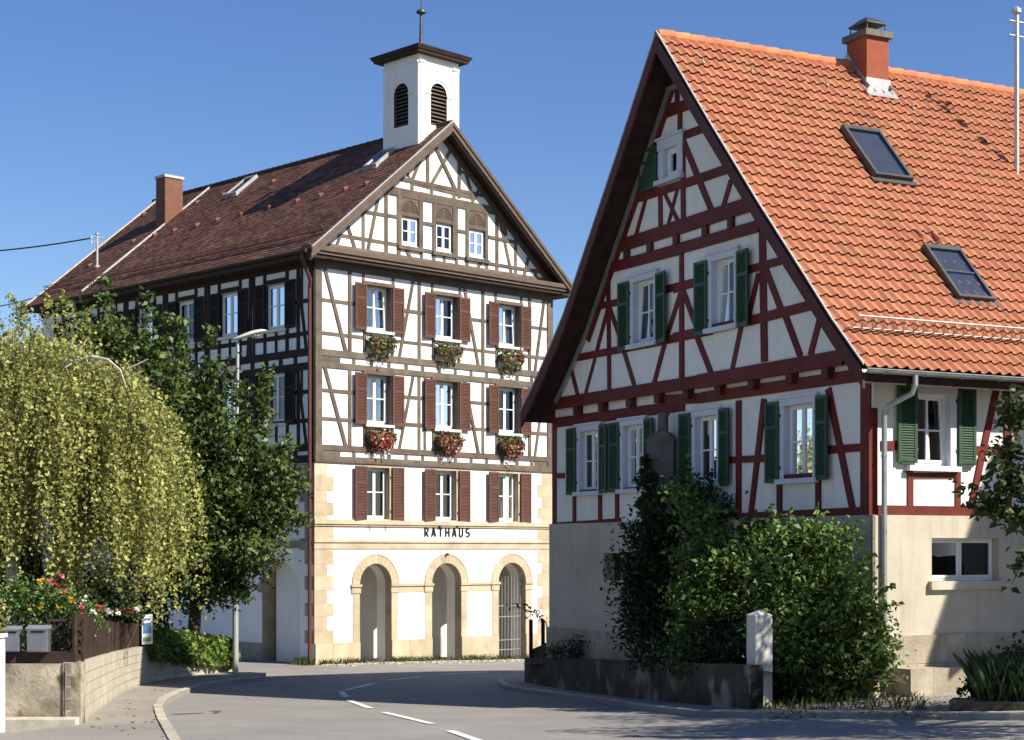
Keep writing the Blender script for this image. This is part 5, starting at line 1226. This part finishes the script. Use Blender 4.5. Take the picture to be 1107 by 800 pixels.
# shrubs and roses in the garden
def shrub(name, lab, cat, Y, blobs, ncl, per, spread, ls, ml, zmin=None, dep=.8, group=None, asp=.55, shoots=(), up=.25, nst=14, ground=None, mk_=None):
    B_ = pxblobs(blobs, Y, dep); c = V(np.mean([b[0] for b in B_], 0)); zb_ = ground if ground is not None else gz(c.x, c.y)
    t = thing(name, (c.x, c.y, zb_), lab, cat, group); C = blob_points(B_, ncl)
    L = clumps(C, per, spread)
    for (xa, ya, xb, yb, k, dy) in shoots:
        a, b = np.array(at(xa, ya, Y+dy)), np.array(at(xb, yb, Y+dy)); tt = RNG.uniform(0, 1, k)[:, None]; L = np.vstack([L, a+(b-a)*tt+RNG.normal(size=(k, 3))*.055*(1.2-tt)])
    L = L[L[:, 2] > zb_+.03]; foliage('foliage', L, ls, ml, t, asp=asp, up=up, droop=.2)
    m = MB(); b0 = V((c.x, c.y, zb_-.1))
    for i in RNG.choice(len(C), min(nst, len(C)), replace=False): limbs(m, b0+V((random.uniform(-.3, .3), random.uniform(-.3, .3), 0)), [C[i]], .03, .3, 5, .008)
    for (xa, ya, xb, yb, k, dy) in shoots: m.tube([at(xa, ya, Y+dy), at(xb, yb, Y+dy)], [.012, .004], 4, cap=False)
    m.build('stems', M['bark'], t); return t
def blooms(t, pts, sz, cols, idx):
    C = np.repeat(np.array(pts), 14, 0)+RNG.normal(size=(len(pts)*14, 3))*sz*.30; raw_mesh('blossom', leaf_verts(C, sz*.62, asp=.9, up=.2, fold=.15), 4, None, t, np.repeat(idx, 14), [M[c] for c in cols])
t = shrub('rose_bush', 'rose bush with yellow, pink and red blooms behind letter boxes', 'rose bush', 31.2, [(60, 655, 24), (35, 665, 28), (85, 665, 20), (15, 650, 26), (100, 662, 14)], 120, 26, .13, .085, M['leaf_bush'], ground=-.8)
bl = [(46, 627, 3), (44, 629, 3), (54, 628, 1), (55, 627, 1), (63, 633, 0), (76, 648, 3), (77, 650, 3), (64, 657, 3), (44, 657, 3), (70, 640, 1), (88, 656, 1), (87, 663, 1), (107, 656, 0), (108, 657, 0), (91, 647, 2), (118, 660, 2), (100, 662, 2), (66, 622, 1), (30, 655, 3), (150, 659, 2), (128, 662, 2)]
blooms(t, [at(x, y, 30.7+random.uniform(-.2, .3)) for x, y, c in bl], .085, ['fl_red', 'fl_pink', 'fl_white', 'fl_yel'], np.array([c for _, _, c in bl]))
t = shrub('flowering_plant', 'low white and red flowers just above the reed fence', 'plant', 40.5, [(120, 664, 9), (135, 663, 8), (148, 661, 8), (104, 666, 9)], 50, 16, .08, .07, M['leaf_bush'], ground=-.7)
bl = [(126, 660, 2), (121, 663, 2), (137, 660, 2), (150, 659, 2), (143, 661, 0), (139, 658, 0), (133, 659, 0), (110, 661, 2)]
blooms(t, [at(x, y, 40.2) for x, y, c in bl], .085, ['fl_red', 'fl_pink', 'fl_white'], np.array([c for _, _, c in bl]))
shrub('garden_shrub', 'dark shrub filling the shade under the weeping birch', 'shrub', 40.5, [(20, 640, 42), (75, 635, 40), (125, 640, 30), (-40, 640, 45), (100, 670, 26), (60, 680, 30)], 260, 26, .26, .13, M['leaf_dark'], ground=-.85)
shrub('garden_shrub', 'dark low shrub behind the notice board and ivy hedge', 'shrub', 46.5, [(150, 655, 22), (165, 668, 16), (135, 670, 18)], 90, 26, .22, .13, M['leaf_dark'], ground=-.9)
shrub('yellow_hedge', 'yellowish clipped shrub above the white cabinet at the left edge', 'shrub', 26.5, [(-22, 668, 28), (-20, 700, 30), (-8, 690, 15)], 130, 24, .1, .075, M['leaf_birch'])

# ------------------------------------------------------------------ right side: yard, retaining wall, pillar, bushes
wa, wb = WR[0], WR[2]
wbp = V((wb.x, wb.y, 0)); wap = V((wa.x, wa.y, 0))
zA = at(567, 711, wa.y).z; zB = at(806, 719, wb.y).z
RF = [wap.lerp(wbp, k/8)+V((0, .12*math.sin(math.pi*k/8), 0)) for k in range(9)]
RF = [V((p.x, p.y, gz(p.x, p.y))) for p in RF]
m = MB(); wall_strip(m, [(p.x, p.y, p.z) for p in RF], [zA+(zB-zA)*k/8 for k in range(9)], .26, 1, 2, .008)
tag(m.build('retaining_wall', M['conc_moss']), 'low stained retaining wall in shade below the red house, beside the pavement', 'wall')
yz = lambda k: zA+(zB-zA)*k/8-.10
m = MB(); q = [V((RF[k].x+.15, RF[k].y+.12, yz(k))) for k in range(9)]; hA = HP(HW+.3, -.0, yz(0)); hB = HP(-.25, -.02, yz(8))
m.add(q+[V((hB.x+.35, hB.y-.6, yz(8)-.3)), hB, hA, V((hA.x-.6, hA.y+.5, yz(0)))], [tuple(range(13))]); kind(m.build('garden_soil', M['soil']), 'structure')
# gate posts and sloping slab at the end of the wall
for x, y0, y1, Yg, lab in ((574, 671, 712, 43.6, 'nearer taller dark iron post at the end of the shaded retaining wall'), (587, 671, 696, 45.2, 'farther shorter dark iron post beside the house corner')):
    a = at(x, y1+6, Yg); b = at(x, y0, Yg); t = thing('iron_post', a, lab, 'post'); m = MB(); m.boxv(a-V((.05, .05, .3)), (.10, 0, 0), (0, .10, 0), (0, 0, b.z-a.z+.3)); m.build('shaft', M['iron'], t); m = MB(); c = V((a.x, a.y, b.z)); m.hexa([c+V((sx*.06, sy*.06, 0)) for sx, sy in ((-1, -1), (1, -1), (1, 1), (-1, 1))]+[c+V((sx*.02, sy*.02, .04)) for sx, sy in ((-1, -1), (1, -1), (1, 1), (-1, 1))]); m.build('cap', M['iron'], t)
a = [at(572, 712, 43.8), at(594, 713, 42.6), at(594, 694, 42.6), at(572, 703, 43.8)]; m = MB(); m.hexa([p-V((0, 0, .0)) for p in a]+[p+V((.06, .14, 0)) for p in a]); tag(m.build('stair_cheek', M['soffit']), 'dark sloping side panel between the two iron posts and the house', 'panel')
# twig reaching across the third arch
t = thing('leafy_twig', at(594, 690, 42.9), 'thin bare twig with few leaves reaching left across the gated arch', 'twig')
m = MB(); pts = [at(597, 700, 42.9), at(590, 672, 42.8), at(578, 662, 42.7), at(562, 657, 42.6), at(547, 654, 42.5)]; m.tube(pts, [.02, .015, .012, .008, .004], 5); m.tube([pts[2], at(570, 668, 42.6), at(566, 672, 42.5)], [.01, .006, .003], 4); m.build('stems', M['bark'], t)
L = np.vstack([np.array(pts[i])+(np.array(pts[i+1])-np.array(pts[i]))*RNG.uniform(0, 1, (16, 1))+RNG.normal(size=(16, 3))*.09 for i in range(1, 4)]); foliage('foliage', L, .15, M['leaf_dark'], t, asp=.4)
# pillar
pb_ = gp(823, 764, .1); ptop = at(816, 659, pb_.y).z
t = thing('gate_pillar', pb_, 'whitewashed concrete gate pillar with shallow pointed top between the bushes', 'pillar')
c = V((pb_.x-.10, pb_.y, 0)); e1 = gG*.27; e2 = gS*.36; zb_ = pb_.z-.3
m = MB(); base = [c, c+e2, c+e2+e1, c+e1]; m.hexa([V((p.x, p.y, zb_)) for p in base]+[V((p.x, p.y, ptop-.10)) for p in base]); m.build('shaft', M['conc_white'], t)
m = MB(); cc_ = c+e1*.5+e2*.5; m.add([V((p.x, p.y, ptop-.10)) for p in base]+[V((cc_.x, cc_.y, ptop))], [(0, 1, 4), (1, 2, 4), (2, 3, 4), (3, 0, 4), (0, 3, 2, 1)]); m.build('cap', M['conc_white'], t)
# tall stone monument with ivy in front of the gable
Ym = 36.6; mb0 = at(712, 690, Ym); mb0.z = -.6
t = thing('stone_monument', mb0, 'weathered grey stone pillar with narrow neck and ivy, before the gable windows', 'monument')
m = MB()
def prism(x0, x1, y0, y1, Y, dep, x2=None, x3=None):
    a = [at(x0, y0, Y), at(x1, y0, Y)]; b = [at(x2 if x2 else x0, y1, Y), at(x3 if x3 else x1, y1, Y)]; d = V((dep*.3, dep, 0))
    m.hexa([a[0], a[1], a[1]+d, a[0]+d, b[0], b[1], b[1]+d, b[0]+d])
prism(699, 728, 690, 478, Ym, .5); prism(698, 729, 478, 474, Ym-.02, .54); prism(699, 728, 474, 466, Ym, .5, 709, 721); prism(711, 720, 466, 448, Ym+.1, .25); prism(710, 721, 448, 446, Ym+.08, .29)
m.build('shaft', M['stone_d'], t)
L = blob_points(pxblobs([(699, 518, 13), (704, 545, 18), (698, 500, 7), (712, 565, 18)], Ym-.1, .5), 1500, .5); foliage('ivy', L, .11, M['leaf_dark'], t, asp=.8)
# bushes
shrub('dark_bush', 'tall dark evergreen bush beside the stone monument in front of the gable', 'bush', 35.2, [(742, 570, 30), (716, 556, 18), (700, 580, 20), (724, 540, 13), (718, 605, 40), (750, 540, 24), (770, 558, 26), (700, 640, 34), (735, 650, 50), (690, 610, 24), (780, 600, 34), (785, 560, 16), (700, 675, 34), (760, 690, 50), (700, 704, 20, -1.2), (735, 708, 24, -2.2), (770, 706, 26, -3.2), (795, 700, 22, -4)],
      560, 34, .19, .105, M['leaf_dark'], ground=-.8, shoots=[(748, 530, 742, 488, 60, 0), (765, 540, 770, 508, 50, 0), (700, 600, 672, 566, 60, 0), (690, 620, 662, 600, 60, 0), (785, 560, 797, 530, 40, 0)])
shrub('leafy_bush', 'sunlit yellow green bush between the dark evergreen and the pillar', 'bush', 32.4, [(752, 560, 20), (765, 600, 32), (800, 605, 36), (745, 640, 24), (800, 650, 42), (770, 655, 36), (828, 590, 26), (790, 700, 40), (750, 700, 26), (742, 535, 14)],
      420, 30, .17, .12, M['leaf_bush'], ground=-.9, shoots=[(752, 540, 744, 492, 30, 0), (770, 580, 776, 540, 30, 0), (800, 590, 812, 556, 30, 0), (740, 560, 728, 535, 24, 0), (820, 580, 835, 545, 26, 0)])
shrub('leafy_bush', 'wide sunlit bush with loose upright shoots in front of the house corner', 'bush', 30.6, [(850, 600, 40), (885, 612, 44), (862, 655, 52), (905, 660, 46), (920, 700, 40), (882, 720, 50), (935, 690, 24), (860, 725, 34), (930, 735, 24), (898, 590, 22), (835, 600, 24)],
      560, 32, .17, .115, M['leaf_bush'], ground=-.95, shoots=[(840, 590, 832, 540, 34, 0), (850, 590, 856, 548, 28, 0), (880, 590, 884, 546, 30, 0), (820, 600, 812, 566, 26, 0), (900, 600, 915, 568, 26, 0), (930, 650, 968, 632, 40, -.4), (935, 660, 976, 652, 34, -.4), (930, 700, 965, 690, 30, -.4), (925, 620, 945, 600, 26, -.2), (870, 590, 868, 560, 20, 0)])
shrub('juniper', 'low dark creeping juniper spilling over the retaining wall top', 'shrub', 40.3, [(600, 706, 12), (622, 702, 15), (648, 700, 17), (672, 696, 18), (695, 700, 24), (715, 706, 20)], 260, 26, .12, .08, M['leaf_dark'], ground=-1.0, asp=.3)
# stone ledge along the sunlit wall
m = MB(); Fz = HS; blocks(HS, m, .35, 2.7, -1.6, -.50, 2, .8, .14, .62); tag(m.build('stone_ledge', M['stone_g']), 'rough low stone ledge at the foot of the sunlit house wall', 'ledge')
# low block with plants at the right edge
lb_ = at(1026, 794, 25.6); rb_ = at(1150, 794, 25.0); zt_ = at(1030, 757, 25.6).z
m = MB(); m.hexa([V((lb_.x, lb_.y, lb_.z-.4)), V((rb_.x, rb_.y, lb_.z-.4)), V((rb_.x+.2, rb_.y+.5, lb_.z-.4)), V((lb_.x+.2, lb_.y+.5, lb_.z-.4)), V((lb_.x, lb_.y, zt_)), V((rb_.x, rb_.y, zt_)), V((rb_.x+.2, rb_.y+.5, zt_)), V((lb_.x+.2, lb_.y+.5, zt_))]); tag(m.build('planter_wall', M['conc_moss']), 'short dark concrete edging wall at the lower right corner', 'wall')
def blades(n, area, hmin, hmax, wd=.012, lean=.35):
    out = []
    for _ in range(n):
        x, y, z = area(); h = random.uniform(hmin, hmax); a = random.uniform(0, 6.28); l = random.uniform(0, lean)*h; d = np.array([math.cos(a), math.sin(a), 0]); s = np.array([-math.sin(a), math.cos(a), 0])*wd
        p = np.array([x, y, z]); out += [p-s, p+s, p+d*l*.4+np.array([0, 0, h*.6])+s*.7, p+d*l+np.array([0, 0, h])]
    return np.array(out)
def ra():
    p = at(random.uniform(1062, 1180), 740, random.uniform(25.4, 27.2)); return p.x, p.y, zt_-.1
t = thing('ornamental_grass', at(1090, 760, 26), 'tall dark green grass clump behind the low edging wall at right', 'grass clump')
raw_mesh('foliage', blades(4200, ra, .25, .85, .006, .7), 4, M['leaf_dark'], t)
shrub('ground_shrub', 'small dark shrub among the tall grass at the lower right', 'shrub', 26.6, [(1085, 735, 24), (1110, 728, 30), (1062, 745, 16)], 170, 26, .12, .09, M['leaf_dark'])
# tree at the right edge (most of it outside the picture)
YR = 22.0; rb0 = V((9.7, 21.8, gz(9.7, 21.8)))
t = thing('garden_tree', rb0, 'overhanging leafy branches entering at the right edge before the house window', 'tree')
B_ = [(np.array([9.3, 22.2, 4.5]), np.array([1.5, 1.8, 1.7])), (np.array([10.6, 21.2, 5.2]), np.array([1.8, 1.8, 1.9])), (np.array([9.0, 23.6, 3.7]), np.array([1.0, 1.0, 1.0])), (np.array([9.9, 20.3, 3.6]), np.array([1.3, 1.3, 1.2])), (np.array([8.6, 22.0, 3.4]), np.array([1.1, 1.2, 1.2])), (np.array([10.9, 26.6, 5.4]), np.array([1.5, 1.5, 1.6])), (np.array([10.6, 24.8, 5.6]), np.array([1.5, 1.5, 1.6])), (np.array([11.9, 23.8, 4.6]), np.array([1.8, 1.7, 1.7]))]
C = blob_points(B_, 760); near = pxblobs([(1096, 455, 16), (1084, 505, 17), (1098, 520, 18), (1078, 545, 12), (1100, 560, 16), (1104, 610, 12), (1106, 430, 14), (1094, 480, 14)], YR, 1.)
C2 = blob_points(near, 66, .6); L = np.vstack([clumps(C, 26, .26), clumps(C2, 9, .10)])
tw = [((1125, 540), (1078, 535), (1036, 524)), ((1125, 500), (1090, 492), (1060, 487)), ((1125, 560), (1092, 555), (1068, 552)), ((1125, 460), (1105, 450), (1085, 435)), ((1130, 590), (1108, 600), (1094, 632)), ((1125, 520), (1075, 548), (1048, 545))]
m = MB()
for q in tw:
    p = [at(*a, YR) for a in q]; m.tube(p, [.022, .012, .004], 5); 
    for i in range(2): a, b = np.array(p[i]), np.array(p[i+1]); L = np.vstack([L, a+(b-a)*RNG.uniform(0, 1, (26, 1))+RNG.normal(size=(26, 3))*.065])
foliage('crown', L, .125, M['leaf_right'], t, asp=.55, droop=.3)
hub = V((9.8, 21.7, 3.2)); m.tube([rb0-V((0, 0, .3)), V((9.75, 21.8, 1.2)), hub, V((9.9, 21.6, 5.5))], [.22, .18, .15, .06], 9, cap=False)
limbs(m, hub, [C[i] for i in RNG.choice(len(C), 30, replace=False)], .07); limbs(m, hub, [at(1125, y, YR) for y in (540, 500, 560, 460, 590, 520)], .05); m.build('trunk', M['bark'], t)
# grass tufts along the foot of the town hall, litter on the pavement
def ta():
    if random.random() < .75:
        u = random.uniform(.1, 10.3); p = R0+aF*u-aS*(.08+abs(random.gauss(0, .10)))
        if any(abs(u-c) < AR*.8 for c in ARC) and random.random() < .7: u += 1; p = R0+aF*u-aS*(.08+abs(random.gauss(0, .10)))
    else: v = random.uniform(0, .8); p = R0+aS*v-aF*(.08+abs(random.gauss(0, .16)))-aS*.1
    return p.x, p.y, gz(p.x, p.y)
kind(raw_mesh('grass_tufts', blades(2600, ta, .04, .24, .010, .8), 4, M['grass']), 'stuff')
LC = []
for _ in range(420):
    x = random.choice([random.uniform(800, 1030), random.uniform(930, 1030), random.uniform(830, 880)]); p = gp(x, random.uniform(753, 778), .1); LC.append((p.x, p.y, p.z+random.uniform(.005, .03)))
for _ in range(40): p = gp(random.uniform(95, 180), random.uniform(745, 798), .1); LC.append((p.x, p.y, p.z+.008))
kind(foliage('leaf_litter', np.array(LC), .075, M['litter'], None, up=2.5, asp=.7, fold=.06), 'stuff')
def wa_():
    p = gp(random.uniform(818, 1000), random.uniform(757, 768), .1); return p.x, p.y, p.z
kind(raw_mesh('weeds', blades(420, wa_, .05, .22, .012, .9), 4, M['grass']), 'stuff')

# ------------------------------------------------------------------ neighbouring houses just outside the picture (they shade)
def plain_house(name, lab, O, ux, W, L, zb, ze, zr, mr, mw):
    ux = V(ux).normalized(); uy = V((-ux.y, ux.x, 0)); O = V(O); t = thing(name, (O.x, O.y, zb), lab, 'house')
    def Q(a, b, z): p = O+ux*a+uy*b; return V((p.x, p.y, z))
    m = MB(); m.hexa([Q(0, 0, zb-1), Q(W, 0, zb-1), Q(W, L, zb-1), Q(0, L, zb-1), Q(0, 0, ze), Q(W, 0, ze), Q(W, L, ze), Q(0, L, ze)])
    for b in (0, L): m.add([Q(0, b, ze), Q(W, b, ze), Q(W/2, b, zr-.2)], [(0, 1, 2)])
    m.build('wall', M[mw], t)
    s = (zr-ze)/(W/2); o = .45; pr = [(-o, ze-o*s), (W/2, zr), (W+o, ze-o*s)]
    m = MB(); slab(m, pr, -.4, L+.4, Q, .16); r = m.build('roof', M['soffit'], t)
    tiles('roof_tiles', pr[:2], -.4, L+.4, Q, M[mr], r, .30, .36, 'pan'); tiles('roof_tiles', [(W+o, ze-o*s), (W/2, zr)], -.4, L+.4, Q, M[mr], r, .30, .36, 'pan')
    f = Face(Q(0, 0, 0), ux, -uy)
    for k in range(3):
        for z in (zb+1.2, zb+4): window_simple(f, W*(.2+.3*k)-.5, z, t)
    g2 = Face(Q(0, 0, 0), uy, -ux)
    for k in range(4): window_simple(g2, L*(.15+.23*k)-.5, zb+1.2, t)
    return t
def window_simple(f, u, z, t):
    m = MB(); f.box(m, u, u+1, z, z+1.4, -.02, .04); w_ = m.build('window', M['white'], t); p = MB(); f.box(p, u+.08, u+.92, z+.08, z+1.32, .035, .045); p.build('pane', M['dark'], w_)
GA = HP(0, 1.45, -.51)+SUN_DIR*10.5; GB = HP(0, 3.35, 3.78)+SUN_DIR*17; d = V((GB.x-GA.x, GB.y-GA.y, 0)); hw2 = d.length; d.normalize()
rise = (GB.z-GA.z)/hw2; GA.z -= .6*rise; GA -= d*.6
plain_house('neighbour_house', 'steep roofed plain house beyond the right edge of the street', V((GA.x, GA.y, 0))+d*.45, d, 2*(hw2+.6-.45), 9, -1, GA.z+.45*rise, GB.z, 'roof_o', 'plaster_h')

# far wood behind the village, mostly hidden by the two houses
B_ = [(np.array([x, 118+random.uniform(-8, 8), 1.5+random.uniform(-1, 2.5)]), np.array([7., 5., random.uniform(4, 7)])) for x in np.arange(-70, 90, 6.5)]
kind(foliage('distant_wood', clumps(blob_points(B_, 1500, .3), 14, .8), .95, M['leaf_dark'], None, asp=.8), 'stuff')
